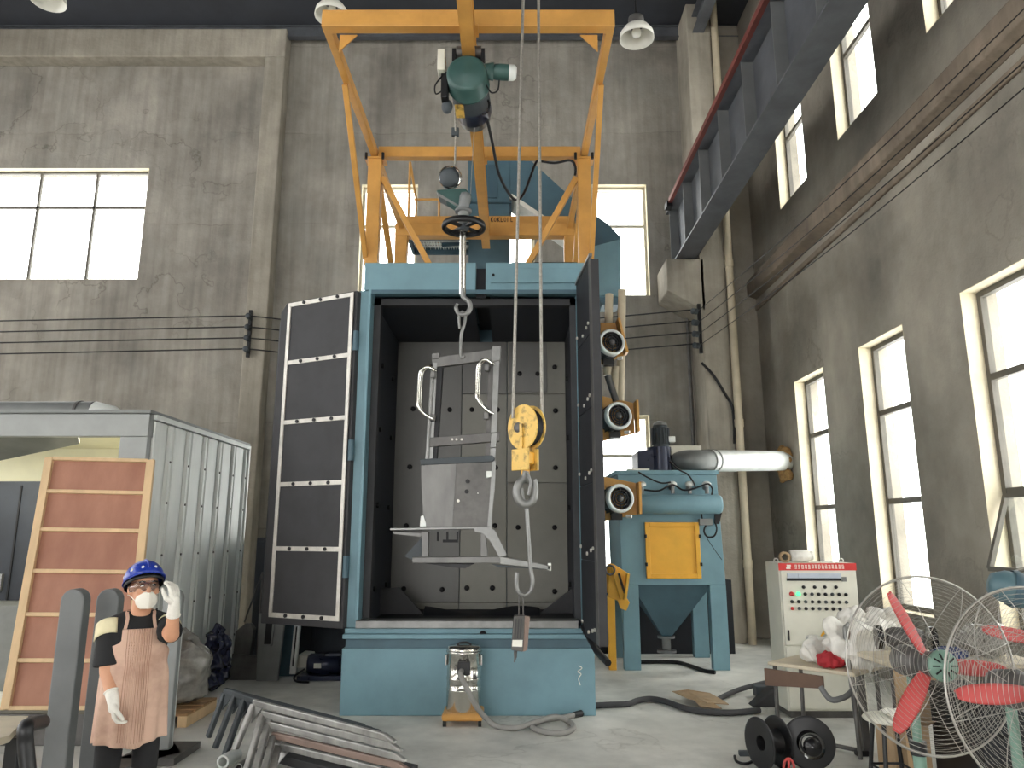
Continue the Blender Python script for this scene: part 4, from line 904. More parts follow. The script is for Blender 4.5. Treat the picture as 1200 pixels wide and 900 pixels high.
# blower
Bl = thing('blower', 'navy blue blower with upright motor on top of the dust collector', 'blower', (1.9, 9.85, dzt + 0.05))
BY = 9.75
b0 = at(748, 553, BY); b1 = at(785, 526, BY); zt_ = dzt + 0.05
m = MB(); m.prism([(b0.x, BY, zt_), (b1.x, BY, zt_), (b1.x, BY, b1.z), (b1.x - 0.12, BY, b1.z + 0.01), (b0.x, BY, b1.z - 0.03)], (0, 0.5, 0)); m.build('volute', 'motor_navy', Bl, bevel=0.012)
cx = at(775, 540, BY).x
m = MB(); m.cyl((cx, BY + 0.12, zt_), (cx, BY + 0.12, b1.z + 0.03), 0.16, n=28); m.build('inlet_drum', 'motor_navy', Bl)
mc = at(774, 512, BY + 0.12)
m = MB(); m.lathe([(0.12, b1.z + 0.03), (0.105, b1.z + 0.05), (0.105, b1.z + 0.30), (0.085, b1.z + 0.34), (0, b1.z + 0.34)], (mc.x, mc.y, 0), (0, 0, 1), 24); m.build('motor', 'slate_grey', Bl)
m = MB()
for k in range(18):
    a = 2 * PI * k / 18; qv = V((math.cos(a), math.sin(a), 0)); m.obox(V((mc.x, mc.y, b1.z + 0.18)) + qv * 0.11, qv * 0.012, V((-qv.y, qv.x, 0)) * 0.004, (0, 0, 0.11))
m.build('cooling_fin', 'slate_grey', Bl)
m = MB(); m.lathe([(0.0, 0.06), (0.05, 0.055), (0.09, 0.03), (0.1, 0)], (mc.x, mc.y, b1.z + 0.33), (0, 0, 1), 20); m.build('motor_cowl', 'bare_steel', Bl)
m = MB(); m.box(mc.x + 0.1, mc.x + 0.19, mc.y - 0.05, mc.y + 0.05, b1.z + 0.1, b1.z + 0.18); m.build('terminal_box', 'galvanised', Bl, bevel=0.006)
# silencer box
s0 = at(786, 553, BY + 0.1); s1 = at(822, 522, BY + 0.1)
m = MB(); m.box(s0.x, s1.x, BY + 0.1, BY + 0.62, zt_, s1.z); tag(m.build('silencer_box', 'cabinet_grey', bevel=0.008), 'pale grey square silencer box beside the navy blower', 'box')
# exhaust duct to the wall
X_ = thing('exhaust_duct', 'round galvanised exhaust duct running from the dust collector into the right wall', 'duct', (3.1, 10.2, 2.4))
d0 = at(812, 540, 9.72); d1 = V((SIDE - 0.0, 11.15, 0)); d1.z = at(915, 540, 11.15).z
m = MB(); m.tube([d0 + (d1 - d0) * 0.14, d1], 0.148, 28); m.build('duct_run', 'galvanised', X_)
m = MB(); dd = (d1 - d0); e = [d0 + V((-0.16, 0.22, -0.02)), d0 + V((-0.14, 0.12, -0.01)), d0 + V((-0.07, 0.03, 0)), d0 + V((0.03, 0.01, 0)), d0 + dd * 0.14]
m.tube(smooth_path(e, 2), 0.146, 24); m.build('elbow', 'galvanised_dark', X_)
for f in (0.14, 0.19):
    p = d0 + dd * f; m = MB(); m.cyl(p, p + dd.normalized() * 0.02, 0.156, n=28); m.build('joint_band', 'galvanised_dark', X_)
m = MB()
random.seed(3)
for k in range(34):
    a = random.uniform(0, 2 * PI); m.ball(d1 + V((-0.06 + random.uniform(-0.05, 0.03), 0.22 * math.cos(a) * random.uniform(.6, 1.15), 0.22 * math.sin(a) * random.uniform(.6, 1.1) - (0.08 if k % 4 == 0 else 0))), random.uniform(0.035, 0.075), 8, 6)
m.build('foam_collar', 'foam_tan', X_, remesh=0.018)

# ================================================================== WALL FITTINGS
# downpipe
dp = thing('downpipe', 'cream rain downpipe running full height beside the concrete column', 'pipe', (3.57, 11.43, 0))
m = MB(); m.cyl((3.57, 11.43, 0), (3.57, 11.43, TOP), 0.06, n=16); m.build('pipe', 'cream_pipe', dp)
for z_ in (1.1, 3.25, 5.9, 8.4):
    m = MB(); m.cyl((3.57, 11.43, z_), (3.57, 11.43, z_ + 0.12), 0.072, n=16); m.build('coupling', 'cream_pipe', dp)
m = MB(); m.tube([(3.03, 12.2, 0), (3.03, 12.2, 5.3)], 0.03, 8); tag(m.build('conduit', 'mill_steel'), 'thin dark conduit on the back wall left of the concrete column', 'conduit')
# insulator racks and lines
def rack(c, nrm, label):
    r = thing('insulator_rack', label, 'insulator rack', c, 'insulator racks for the overhead lines')
    m = MB(); m.bar(c + V((0, 0, 0)), c + V((0, 0, 0.82)), 0.05, 0.05, (0, 1, 0)); m.build('rack_bar', 'bolt_black', r)
    for k in range(4):
        p = c + V((0, 0, 0.12 + 0.19 * k))
        m = MB(); m.lathe([(0.012, 0), (0.05, 0.01), (0.05, 0.04), (0.03, 0.05), (0.05, 0.065), (0.05, 0.095), (0.02, 0.11), (0, 0.11)], p + V(nrm) * 0.03, nrm, 14); m.build('insulator', 'slate_grey', r)
    return r
cL = at(289, 418, 11.9); cL.y = 11.95
rack(cL, (0, -1, 0), 'black insulator rack on the pilaster left of the machine')
for k in range(4):
    z_ = cL.z + 0.12 + 0.19 * k; m = MB()
    m.tube([(-12, 11.84, z_ - 0.16), (cL.x, 11.84, z_), ], 0.011, 6)
    m.tube(smooth_path([(cL.x, 11.84, z_), (-1.4, 11.9, z_ - 0.22), (3.0, 11.42, z_ - 0.02)], 8), 0.011, 6)
    tag(m.build('power_line', 'bolt_black'), ['lowest', 'second lowest', 'second highest', 'highest'][k] + ' of four black lines along the back wall', 'power line', 'lines along the back wall')
cR = V((3.03, 11.42, cL.z - 0.06))
rack(cR, (-1, -0.4, 0), 'black insulator rack on the concrete column below the corbel')
for k in range(4):
    z_ = cR.z + 0.12 + 0.19 * k; m = MB(); 
    m.tube(smooth_path([(cR.x - 0.03, 11.4, z_), (3.45, 7.4, z_ + 0.06), (3.85, 3.0, z_ + 0.32), (3.85, -6, z_ + 0.4)], 6), 0.006, 6)
    tag(m.build('power_line', 'bolt_black'), ['lowest', 'second lowest', 'second highest', 'highest'][k] + ' of four thin lines along the right wall', 'power line', 'lines along the right wall')
m = MB(); m.tube(smooth_path([at(822, 425, 11.42), at(836, 440, 11.44), at(850, 462, 11.46), at(859, 480, 11.46), at(861, 520, 11.46)], 6), 0.022, 8)
tag(m.build('feeder_cable', 'bolt_black'), 'thick black cable drooping from the right insulator rack across the column', 'cable')
# pendant lamps
def lamp(px, py, Y, label):
    c = at(px, py, Y); L_ = thing('pendant_lamp', label, 'lamp', c - V((0, 0, 0.12)), 'pendant lamps under the roof')
    m = MB(); m.lathe([(0.225, -0.1), (0.215, -0.02), (0.16, 0.06), (0.10, 0.10)], c, (0, 0, 1), 28); m.build('shade', 'white_paint', L_, solid=0.006)
    m = MB(); m.lathe([(0.10, 0.10), (0.105, 0.12), (0.10, 0.16), (0.105, 0.18), (0.10, 0.22), (0.0, 0.24)], c, (0, 0, 1), 20); m.build('socket', 'mill_steel', L_)
    m = MB(); m.tube([c + V((0, 0, 0.23)), V((c.x, c.y, TOP - 0.01))], 0.012, 6); m.build('rod', 'bolt_black', L_)
    m = MB(); m.lathe([(0.0, -0.06), (0.05, -0.05), (0.06, 0.0), (0.04, 0.08), (0, 0.1)], c, (0, 0, 1), 14); m.build('bulb', 'paper_white', L_)
lamp(746, 38, 8.6, 'white bell-shaped pendant lamp right of the gantry')
lamp(389, 12, 8.8, 'white bell-shaped pendant lamp behind the left end of the gantry')
lamp(57, -6, 8.8, 'white bell-shaped pendant lamp at the top left, cut by the frame')

# ================================================================== GALVANISED SHED ON THE LEFT
SX = -3.42; SY0 = 6.85; SY1 = 9.5; SZ = 2.72; SLX = -8.4
S = thing('galvanised_shed', 'open-fronted shed of ribbed galvanised sheet on the left', 'shed', ((SX + SLX) / 2, 8.2, 0))
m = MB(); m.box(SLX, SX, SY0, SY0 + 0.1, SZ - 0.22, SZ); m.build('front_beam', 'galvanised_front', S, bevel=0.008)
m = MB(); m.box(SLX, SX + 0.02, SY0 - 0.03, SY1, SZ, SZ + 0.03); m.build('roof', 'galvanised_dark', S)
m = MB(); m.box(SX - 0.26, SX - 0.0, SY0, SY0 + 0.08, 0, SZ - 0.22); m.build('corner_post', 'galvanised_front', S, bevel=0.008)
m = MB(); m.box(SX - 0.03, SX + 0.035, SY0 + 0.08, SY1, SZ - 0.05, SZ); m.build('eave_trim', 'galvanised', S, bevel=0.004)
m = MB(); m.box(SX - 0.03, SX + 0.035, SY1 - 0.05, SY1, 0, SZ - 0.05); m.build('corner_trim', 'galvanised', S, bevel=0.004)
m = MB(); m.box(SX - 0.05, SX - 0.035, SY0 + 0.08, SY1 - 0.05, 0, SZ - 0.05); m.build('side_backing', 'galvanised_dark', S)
np_ = 6; pw = (SY1 - 0.05 - SY0 - 0.08) / np_
for k in range(np_):
    y0 = SY0 + 0.08 + k * pw
    prof = [(SX - 0.034, y0 + 0.01), (SX + 0.012, y0 + 0.03), (SX + 0.012, y0 + pw * 0.62), (SX - 0.012, y0 + pw * 0.66), (SX - 0.012, y0 + pw * 0.80), (SX + 0.02, y0 + pw * 0.84), (SX + 0.02, y0 + pw * 0.93), (SX - 0.034, y0 + pw * 0.985)]
    m = MB(); m.prism([V((x, y, 0.02)) for x, y in prof], (0, 0, SZ - 0.08)); pn = m.build('wall_sheet', 'galvanised', S)
    for z in (0.4, 0.9, 1.4, 1.9, 2.3):
        m = MB(); m.cyl((SX + 0.02, y0 + pw * 0.885, z), (SX + 0.03, y0 + pw * 0.885, z), 0.012, n=6); m.build('screw', 'mill_steel', pn)
m = MB(); m.box(SLX, SX - 0.05, SY1 - 0.06, SY1, 0, SZ); m.build('rear_wall', 'cream_wall', S)
m = MB(); m.box(SLX, SX - 0.06, SY0 + 0.1, SY1 - 0.06, SZ - 0.04, SZ - 0.01); m.build('inner_ceiling', 'cream_wall', S)
m = MB(); m.box(SX - 0.075, SX - 0.055, SY0 + 0.1, SY1 - 0.06, 0, SZ - 0.04); m.build('inner_wall', 'cream_wall', S)
m = MB(); m.prism([(-6.2, 7.0, SZ - 0.05), (-4.2, 7.0, SZ - 0.05), (-4.5, 7.6, SZ - 0.2), (-6.2, 8.2, SZ - 0.42)], (0, 0.0, 0.03)); m.build('ceiling_duct', 'galvanised_dark', S)
# contents of the shed
ck = thing('steel_locker', 'dark steel locker standing inside the lit shed', 'locker', (-5.6, 9.0, 0))
lz = at(20, 564, 8.8).z
m = MB(); m.box(-6.4, -5.25, 8.8, 9.4, 0, lz); m.build('body', 'chamber_dark', ck, bevel=0.01)
m = MB(); m.box(-5.84, -5.82, 8.785, 8.8, 0.1, lz - 0.05); m.build('door_gap', 'bolt_black', ck)
m = MB(); m.box(-5.94, -5.9, 8.76, 8.8, 0.95, 1.15); m.build('handle', 'bare_steel', ck)
m = MB(); m.box(-5.2, -4.98, 8.3, 8.34, 0.9, lz - 0.05); tag(m.build('white_panel', 'cabinet_grey', bevel=0.004), 'narrow pale panel beside the dark locker inside the shed', 'panel')
m = MB(); m.box(-7.2, -4.9, 8.1, 8.7, 0.0, 0.86); tag(m.build('work_bench', 'galvanised_dark', bevel=0.01), 'grey metal bench inside the shed behind the plywood crate lid', 'bench')
fl = thing('flood_lamp', 'lit white flood lamp under the shed roof', 'lamp', at(118, 512, 7.6))
q = at(118, 508, 7.6)
m = MB(); m.obox(q, (0.14, 0, 0), (0, 0.1, 0.02), (0, -0.01, 0.02)); m.build('housing', 'mill_steel', fl, bevel=0.006)
m = MB(); m.obox(q - V((0, 0.0, 0.03)), (0.12, 0, 0), (0, 0.085, 0.017), (0, -0.001, 0.004)); m.build('lens', 'lamp_lit', fl)
m = MB(); m.bar(q + V((-0.1, 0, 0)), q + V((-0.1, 0, 0.14)), 0.02, 0.01); m.bar(q + V((0.1, 0, 0)), q + V((0.1, 0, 0.14)), 0.02, 0.01); m.build('bracket', 'bolt_black', fl)
m = MB(); m.prism([q + V((-0.2, 0, 0.05)), q + V((-0.5, -0.1, 0.13)), q + V((-0.35, 0.1, -0.05))], (0, 0.02, 0.01)); m.build('barn_door', 'slate_grey', fl)
for lx in (-4.6, -5.8):
    ld = bpy.data.lights.new('shed_light', 'AREA'); ld.energy = 25; ld.size = 0.5; ld.color = (1, 0.97, 0.82)
    lo = bpy.data.objects.new('shed_light', ld); COL.objects.link(lo); lo.location = (lx, 7.9, SZ - 0.12)
# duct on the shed roof
rd = thing('roof_duct', 'grey round duct lying on the shed roof', 'duct', (-5.5, 7.9, SZ + 0.03))
m = MB(); m.cyl((-8.4, 7.9, SZ + 0.17), (-4.55, 7.9, SZ + 0.17), 0.13, n=24, cap=False); m.build('pipe', 'galvanised_dark', rd)
m = MB(); m.tube([(-4.55, 7.9, SZ + 0.17), (-4.35, 7.9, SZ + 0.14), (-4.15, 7.9, SZ + 0.08)], [0.13, 0.11, 0.05], 24); m.build('end_cone', 'galvanised', rd)
m = MB(); m.cyl((-4.72, 7.9, SZ + 0.17), (-4.69, 7.9, SZ + 0.17), 0.14, n=24); m.build('clamp', 'mill_steel', rd)
m = MB(); m.box(-4.1, -3.85, 7.85, 7.95, SZ + 0.03, SZ + 0.07); m.build('saddle', 'mill_steel', rd)

# ================================================================== PLYWOOD CRATE LID
pl = thing('plywood_crate_lid', 'tall plywood crate lid with pine battens leaning on the shed front', 'crate lid', (-3.9, 6.3, 0.2))
A = at(5, 832, 6.15); Bq = at(151, 836, 6.15); Cq = at(181, 540, 6.75); Dq = at(57, 537, 6.75)
Bq.z = A.z
def lp(u_, v_): return A.lerp(Bq, u_).lerp(Dq.lerp(Cq, u_), v_)
nn = (Bq - A).cross(Dq - A).normalized()
if nn.y > 0: nn = -nn
vs_ = [0.0, 0.172, 0.342, 0.511, 0.682, 0.848, 1.0]
for k in range(6):
    m = MB(); m.prism([lp(0.02, vs_[k]), lp(0.98, vs_[k]), lp(0.98, vs_[k + 1]), lp(0.02, vs_[k + 1])], -nn * 0.012); m.build('plywood_panel', 'plywood', pl)
def batten(p, q_, w=0.05, t=0.035):
    m = MB(); m.bar(p + nn * t * .5, q_ + nn * t * .5, w, t, nn); m.build('batten', 'pine', pl, bevel=0.003)
batten(lp(0.02, 0), lp(0.02, 1), 0.07); batten(lp(0.975, 0), lp(0.975, 1), 0.07)
for k in range(7): batten(lp(0.045, min(max(vs_[k], 0.006), 0.996)), lp(0.95, min(max(vs_[k], 0.006), 0.996)), 0.032, 0.03)
sk = MB(); sk.box(-4.35, -3.0, 6.1, 6.32, 0, A.z - 0.02); tag(sk.build('timber_skid', 'mill_steel', bevel=0.008), 'dark timber skid under the plywood crate lid', 'skid')

# ================================================================== STEEL UPRIGHTS ON A BASE FRAME
st = thing('rounded_steel_rack', 'grey steel rack of tall round-topped uprights behind the worker', 'rack', (-2.9, 5.4, 0))
def upright(px, top, w, Y, mt, dep=0.09):
    p = at(px, top, Y); x0 = p.x - w / 2; x1 = p.x + w / 2; zc = p.z - w / 2
    poly = [V((x0, Y, 0.05)), V((x1, Y, 0.05)), V((x1, Y, zc))] + [V((p.x + w / 2 * math.cos(a), Y, zc + w / 2 * math.sin(a))) for a in [PI * k / 10 for k in range(1, 10)]] + [V((x0, Y, zc))]
    m = MB(); m.prism(poly, (0, dep, 0)); return m.build('upright', mt, st, bevel=0.008)
upright(86, 690, 0.155, 5.0, 'grey_paint'); upright(127, 690, 0.155, 5.35, 'grey_paint'); upright(203, 690, 0.14, 5.8, 'galvanised_front', 0.06)
p = at(213, 690, 5.86); m = MB(); m.box(p.x - 0.04, p.x + 0.02, 5.86, 5.9, 0.05, p.z - 0.1); m.build('side_plate', 'galvanised', st, bevel=0.006)
m = MB(); m.prism([(-3.25, 4.9, 0), (-2.95, 4.9, 0), (-2.4, 5.75, 0), (-2.55, 6.0, 0)], (0, 0, 0.05)); m.build('base_plate', 'mill_steel', st, bevel=0.005)
m = MB(); m.box(-2.78, -2.38, 5.6, 6.05, 0, 0.05); m.build('base_foot', 'mill_steel', st, bevel=0.005)
# ================================================================== WORK TABLE IN THE CORNER
tb = thing('work_table', 'pale work table with black tube frame at the lower left corner', 'table', (-3.0, 3.2, 0))
tz_ = 0.74
c1 = atz(33, 839, tz_); c2 = atz(50, 848, tz_)
m = MB(); m.prism([(-4.2, c1.y + 0.05, tz_ - 0.03), (c1.x, c1.y, tz_ - 0.03), (c2.x - 0.02, c2.y - 0.2, tz_ - 0.03), (c2.x - 0.25, 2.2, tz_ - 0.03), (-4.2, 2.2, tz_ - 0.03)], (0, 0, 0.03)); m.build('table_top', 'desk_wood', tb)
m = MB(); m.bar((c1.x - .05, c1.y + 0.02, tz_ - 0.012), (-4.2, 2.9, tz_ + 0.002), 0.02, 0.006); m.build('seam', 'mill_steel', tb)
m = MB(); m.tube(smooth_path([at(33, 905, c2.y - 0.3), at(30, 870, c2.y - 0.3), at(30, 853, c2.y - 0.3), at(36, 849, c2.y - 0.2), at(50, 846, c2.y - 0.02)], 5), 0.032, 10); m.build('frame_tube', 'black_plastic', tb)
for (x, y) in ((c2.x - 0.05, c2.y - 0.1), (-4.1, c2.y - 0.1), (c2.x - 0.3, 2.3), (-4.1, 2.3)):
    m = MB(); m.box(x - 0.03, x + 0.03, y - 0.03, y + 0.03, 0, tz_ - 0.03); m.build('leg', 'black_plastic', tb, bevel=0.004)

# ================================================================== JUNK BETWEEN SHED AND MACHINE
def lump(name, c, r, mt, label, cat, seed, amp=0.25, fr=3.0, sub=1, group=None, crumple=0.0):
    random.seed(seed); ph = [random.uniform(0, 6.28) for _ in range(9)]
    m = MB(); c = V(c)
    def fn(u_, v_):
        a = 2 * PI * u_; t = PI * v_
        k = 1 + amp * (math.sin(fr * a + ph[0]) * math.sin(2 * t + ph[1]) + 0.6 * math.sin(2 * fr * a + ph[2] + 3 * t) * math.sin(t) + 0.4 * abs(math.sin(4 * t + ph[3] + 3 * a)) - 0.2)
        return c + V((r[0] * k * math.sin(t) * math.cos(a), r[1] * k * math.sin(t) * math.sin(a), max(-c.z + 0.003, -r[2] * k * math.cos(t))))
    m.grid(fn, 40, 24, closed_u=True)
    o = m.build(name, mt, sub=1 if crumple else 0)
    if crumple:
        tx = bpy.data.textures.new('crumple', 'VORONOI'); tx.noise_scale = min(r) * 0.75; tx.noise_intensity = 1.2
        md = o.modifiers.new('crumple', 'DISPLACE'); md.texture = tx; md.strength = crumple; md.mid_level = 0.6; md.texture_coords = 'LOCAL'
    return tag(o, label, cat, group)
pal = thing('wood_pallet', 'small wooden pallet on the floor under the grey plastic bag', 'pallet', (-2.95, 6.95, 0))
for k in range(4):
    m = MB(); m.box(-3.35, -2.75, 6.65 + k * 0.17, 6.78 + k * 0.17, 0.09, 0.11); m.build('board', 'pine_dark', pal, bevel=0.003)
for x in (-3.34, -3.08, -2.83):
    m = MB(); m.box(x, x + 0.08, 6.65, 7.29, 0, 0.09); m.build('bearer', 'pine', pal, bevel=0.003)
lump('plastic_bag', (-3.02, 7.05, 0.40), (0.26, 0.22, 0.29), 'bag_grey', 'crumpled grey plastic bag heaped on the wooden pallet', 'bag', 5, 0.16, crumple=0.12)
lump('plastic_bag', (-3.12, 8.15, 0.30), (0.12, 0.12, 0.30), 'bag_navy', 'shiny navy blue plastic bag beside the shed wall', 'bag', 9, 0.22, crumple=0.10)
J = 8.75
def jp(name, pts, Y, dep, mt, label, cat, hole=None, base=0):
    t_ = thing(name, label, cat, at(pts[0][0], pts[0][1], Y))
    m = MB(); m.prism([at(a, b, Y) for a, b in pts], (0, dep, 0)); m.build('sheet', mt, t_, bevel=0.004)
    if hole:
        m = MB(); m.prism([at(a, b, Y - 0.01) for a, b in hole], (0, 0.012, 0)); m.build('cut_out', 'bolt_black', t_)
        for i in range(4):
            a_, b_ = hole[i], hole[(i + 1) % 4]
            m = MB(); m.bar(at(*a_, Y - 0.015), at(*b_, Y - 0.015), 0.02, 0.02); m.build('cut_out_edge', mt, t_)
    return t_
jp('steel_cover_sheet', [(300, 798), (325, 798), (333, 730), (328, 728), (328, 721), (303, 719)], 8.6, 0.05, 'galvanised_dark', 'upright grey steel cover with a rectangular cut-out beside the machine', 'cover', [(308, 756), (318, 756), (321, 728), (311, 727)])
jp('steel_side_sheet', [(268, 797), (300, 797), (302, 769), (272, 766)], 8.7, 0.04, 'mill_steel', 'low dark steel sheet leaning beside the shed corner', 'sheet')
jp('steel_bracket', [(270, 797), (288, 797), (297, 738), (293, 731), (287, 731), (276, 740)], 8.85, 0.1, 'mill_steel', 'rounded grey steel bracket standing behind the low sheet', 'bracket')
jp('steel_door_frame', [(339, 790), (346, 790), (352, 731), (345, 730)], 8.9, 0.05, 'galvanised', 'slim pale steel frame standing under the open left door', 'frame', [(341, 782), (345, 782), (350, 733), (346, 733)])
jp('steel_box_section', [(346, 783), (363, 782), (361, 768), (350, 767)], 9.0, 0.3, 'cabinet_grey', 'pale steel box section on the floor under the left door', 'box')
jp('steel_tall_panel', [(322, 796), (345, 796), (352, 722), (334, 720)], 8.95, 0.08, 'blue_paint_deep', 'dark blue steel panel leaning under the open left door', 'panel')
sc_ = thing('dark_filler_cabinet', 'made-up dark cabinet added to darken the gap between the shed and the machine', 'cabinet', (-2.6, 9.8, 0))  # added box that darkens the gap behind the open left door
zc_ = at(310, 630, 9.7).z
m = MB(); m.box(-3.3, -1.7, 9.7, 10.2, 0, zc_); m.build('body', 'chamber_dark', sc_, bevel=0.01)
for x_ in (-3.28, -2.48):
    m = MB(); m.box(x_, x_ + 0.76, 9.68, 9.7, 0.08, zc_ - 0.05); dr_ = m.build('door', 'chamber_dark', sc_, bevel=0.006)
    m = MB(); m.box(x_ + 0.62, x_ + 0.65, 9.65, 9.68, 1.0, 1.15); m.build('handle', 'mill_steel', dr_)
mo = thing('gear_motor', 'navy gear motor lying on the floor under the open left door', 'motor', atz(375, 797))
p = atz(378, 797)
m = MB(); m.lathe([(0, 0), (0.1, 0.0), (0.12, 0.03), (0.12, 0.35), (0.09, 0.38), (0, 0.38)], p + V((-0.2, 0.1, 0.15)), (1, 0.1, 0), 20); m.build('motor_body', 'motor_navy', mo)
m = MB(); m.box(p.x - 0.28, p.x + 0.22, p.y - 0.05, p.y + 0.25, 0, 0.05); m.build('foot_plate', 'motor_navy', mo, bevel=0.005)
m = MB(); m.box(p.x - 0.1, p.x - 0.02, p.y - 0.03, p.y - 0.01, 0.13, 0.18); m.build('rating_plate', 'paper_white', mo)
m = MB(); m.tube(smooth_path([p + V((-0.2, 0, 0.12)), p + V((-0.3, -0.05, 0.05)), p + V((-0.25, -0.15, 0.015)), p + V((-0.1, -0.2, 0.015))], 5), 0.012, 6); m.build('lead', 'bolt_black', mo)
m = MB(); m.tube([(-3.28, 9.4, 0.55), (-3.0, 9.1, 1.15)], 0.012, 6); m.tube([(-3.0, 9.1, 0.0), (-3.0, 9.1, 1.15)], 0.012, 6); tag(m.build('steel_rod', 'mill_steel'), 'thin bent steel rod standing at the shed rear corner', 'rod')

# ================================================================== STACK OF BRACKET FRAMES
def frame_piece(corner, tip, foot, h, mt, label, w=0.046, t=0.035, brown=False):
    c = atz(corner[0], corner[1], h); e = atz(tip[0], tip[1], max(0.03, h - 0.02)); f = atz(foot[0], foot[1], 0.035)
    r = thing('bracket_frame', label, 'bracket', (f.x, f.y, 0), 'stacked steel bracket frames on the floor')
    d = (e - c).normalized(); side = d.cross(V((0, 0, 1))).normalized()
    # arm with a chamfered tip
    L_ = (e - c).length; up = V((0, 0, 1))
    prof = [c + up * 0.0, c + d * (L_ - 0.1), c + d * L_ - up * 0.03, c + d * L_ - up * w, c - up * w]
    m = MB(); m.prism([q_ - side * t / 2 for q_ in prof], side * t); m.build('arm', 'primer_brown' if brown else mt, r, bevel=0.008)
    fd = (f - c); m = MB(); m.bar(c - up * 0.03 + fd * 0.02, f, t, w, d); m.build('leg', mt, r, bevel=0.008)
    m = MB(); m.prism([c - up * w + d * 0.02, c - up * w + d * 0.12, c - up * (w + 0.1) + d * 0.0 + fd * 0.05], side * 0.01); m.build('gusset', mt, r)
    return c, e, f
ordn = ['topmost and longest', 'second from the top', 'middle', 'brownish fourth', 'lowest and foremost']
cs = [((298, 819), (464, 862), (271, 889)), ((308, 832), (471, 872), (288, 906)), ((314, 844), (476, 884), (296, 918)), ((320, 857), (480, 895), (304, 930)), ((326, 869), (484, 907), (312, 940))]
for k, (c_, t_, f_) in enumerate(cs):
    frame_piece(c_, t_, f_, 0.40 - 0.062 * k, 'stack_steel', ordn[k] + ' of the nested bright steel bracket frames', brown=(k == 3))
for k, (c_, t_, f_) in enumerate([((264, 806), (436, 851), (244, 864)), ((276, 810), (446, 855), (252, 877)), ((287, 814), (455, 858), (262, 890))]):
    cc_, ee_, ff_ = frame_piece(c_, t_, f_, 0.40, 'slate_grey', ['rearmost', 'middle', 'front'][k] + ' of the three dark bracket frames at the back of the stack')
    rt = [o for o in bpy.data.objects if o.name.startswith('bracket_frame') and o.parent is None][-1]
c = atz(271, 889, 0.05)
m = MB(); m.pipe(c + V((-0.03, -0.08, 0.0)), c + V((0.0, 0.1, 0.0)), 0.045, 0.032, 18); tag(m.build('pipe_offcut', 'galvanised'), 'short open pipe end at the foot of the bracket stack', 'pipe')
c = atz(286, 897, 0.03)
m = MB(); m.pipe(c + V((-0.02, -0.05, 0.0)), c + V((0.0, 0.1, 0.0)), 0.03, 0.02, 14); tag(m.build('pipe_offcut', 'bare_steel'), 'small pipe end beside the larger one at the bracket stack', 'pipe')
m = MB(); c = atz(395, 892, 0.0); m.obox(c + V((0, -0.1, 0.03)), V((0.5, -0.35, 0)), V((0.12, 0.16, 0)), (0, 0, 0.03)); tag(m.build('support_block', 'rubber_black', bevel=0.006), 'black support block under the stacked bracket frames', 'block')

# ================================================================== VACUUM CLEANER
vc = atz(543, 846); vc.y -= 0.02
VC = thing('vacuum_cleaner', 'stainless drum vacuum cleaner on an orange wheeled base by the machine', 'vacuum', vc)
R_ = 0.148
m = MB(); m.lathe([(0, 0.1), (R_ - 0.005, 0.1), (R_, 0.11), (R_, 0.27), (R_ + 0.006, 0.275), (R_ + 0.006, 0.285), (R_, 0.29), (R_, 0.36), (R_ + 0.006, 0.365), (R_ + 0.006, 0.375), (R_, 0.38), (R_, 0.575), (R_ + 0.008, 0.58), (R_ + 0.008, 0.595), (R_, 0.6)], vc, (0, 0, 1), 40); m.build('drum', 'stainless', VC)
m = MB(); m.lathe([(R_ + 0.004, 0.6), (R_ + 0.006, 0.615), (R_ - 0.01, 0.635), (0, 0.645)], vc, (0, 0, 1), 40); m.build('lid', 'stainless', VC)
m = MB(); m.tube(arc(vc + V((0, 0, 0.64)), 0.06, 0, PI, 10, u=(1, 0, 0), w=(0, 0, 0.35)), 0.01, 8); m.build('lid_handle', 'black_plastic', VC)
m = MB(); m.obox(vc + V((0, 0, 0.075)), (0.175, 0, 0), (0, 0.17, 0), (0, 0, 0.03)); m.build('base', 'orange_paint', VC, bevel=0.02)
for sx in (-1, 1):
    for sy in (-1, 1):
        p = vc + V((sx * 0.15, sy * 0.14, 0.028)); m = MB(); m.cyl(p - V((0.014, 0, 0)), p + V((0.014, 0, 0)), 0.028, n=14); m.build('caster', 'black_plastic', VC)
    p = vc + V((sx * (R_ + 0.008), -0.02, 0.52)); m = MB(); m.obox(p, (0.008, 0, 0), (0, 0.02, 0), (0, 0, 0.045)); m.build('clip', 'chrome', VC, bevel=0.004)
m = MB(); m.obox(vc + V((0.01, -R_ - 0.004, 0.47)), (0.055, 0, 0), (0, 0.012, 0), (0, 0, 0.055)); m.build('inlet_plate', 'black_plastic', VC, bevel=0.006)
hz_ = 0.024
hose = [vc + V((-0.01, -R_ - 0.01, 0.45)), vc + V((-0.01, -R_ - 0.09, 0.43)), vc + V((0.05, -R_ - 0.12, 0.32)), vc + V((0.13, -R_ - 0.08, 0.17)), vc + V((0.22, -R_ - 0.02, 0.06)), atz(583, 851, hz_), atz(605, 853, hz_), atz(628, 846, hz_ + 0.03), atz(650, 840, hz_ + 0.045), atz(667, 846, hz_), atz(672, 853, hz_), atz(660, 859, hz_), atz(640, 858, hz_), atz(624, 852, hz_), atz(632, 845, hz_), atz(648, 842, hz_ ), atz(664, 840, hz_), atz(672, 838, hz_)]
m = MB(); m.tube(smooth_path(hose, 8), 0.023, 12); m.build('hose', 'hose_grey', VC)
p = atz(672, 838, hz_); q = atz(681, 836, hz_); m = MB(); m.cyl(p, q, 0.026, 0.03, n=14); m.build('nozzle', 'black_plastic', VC)

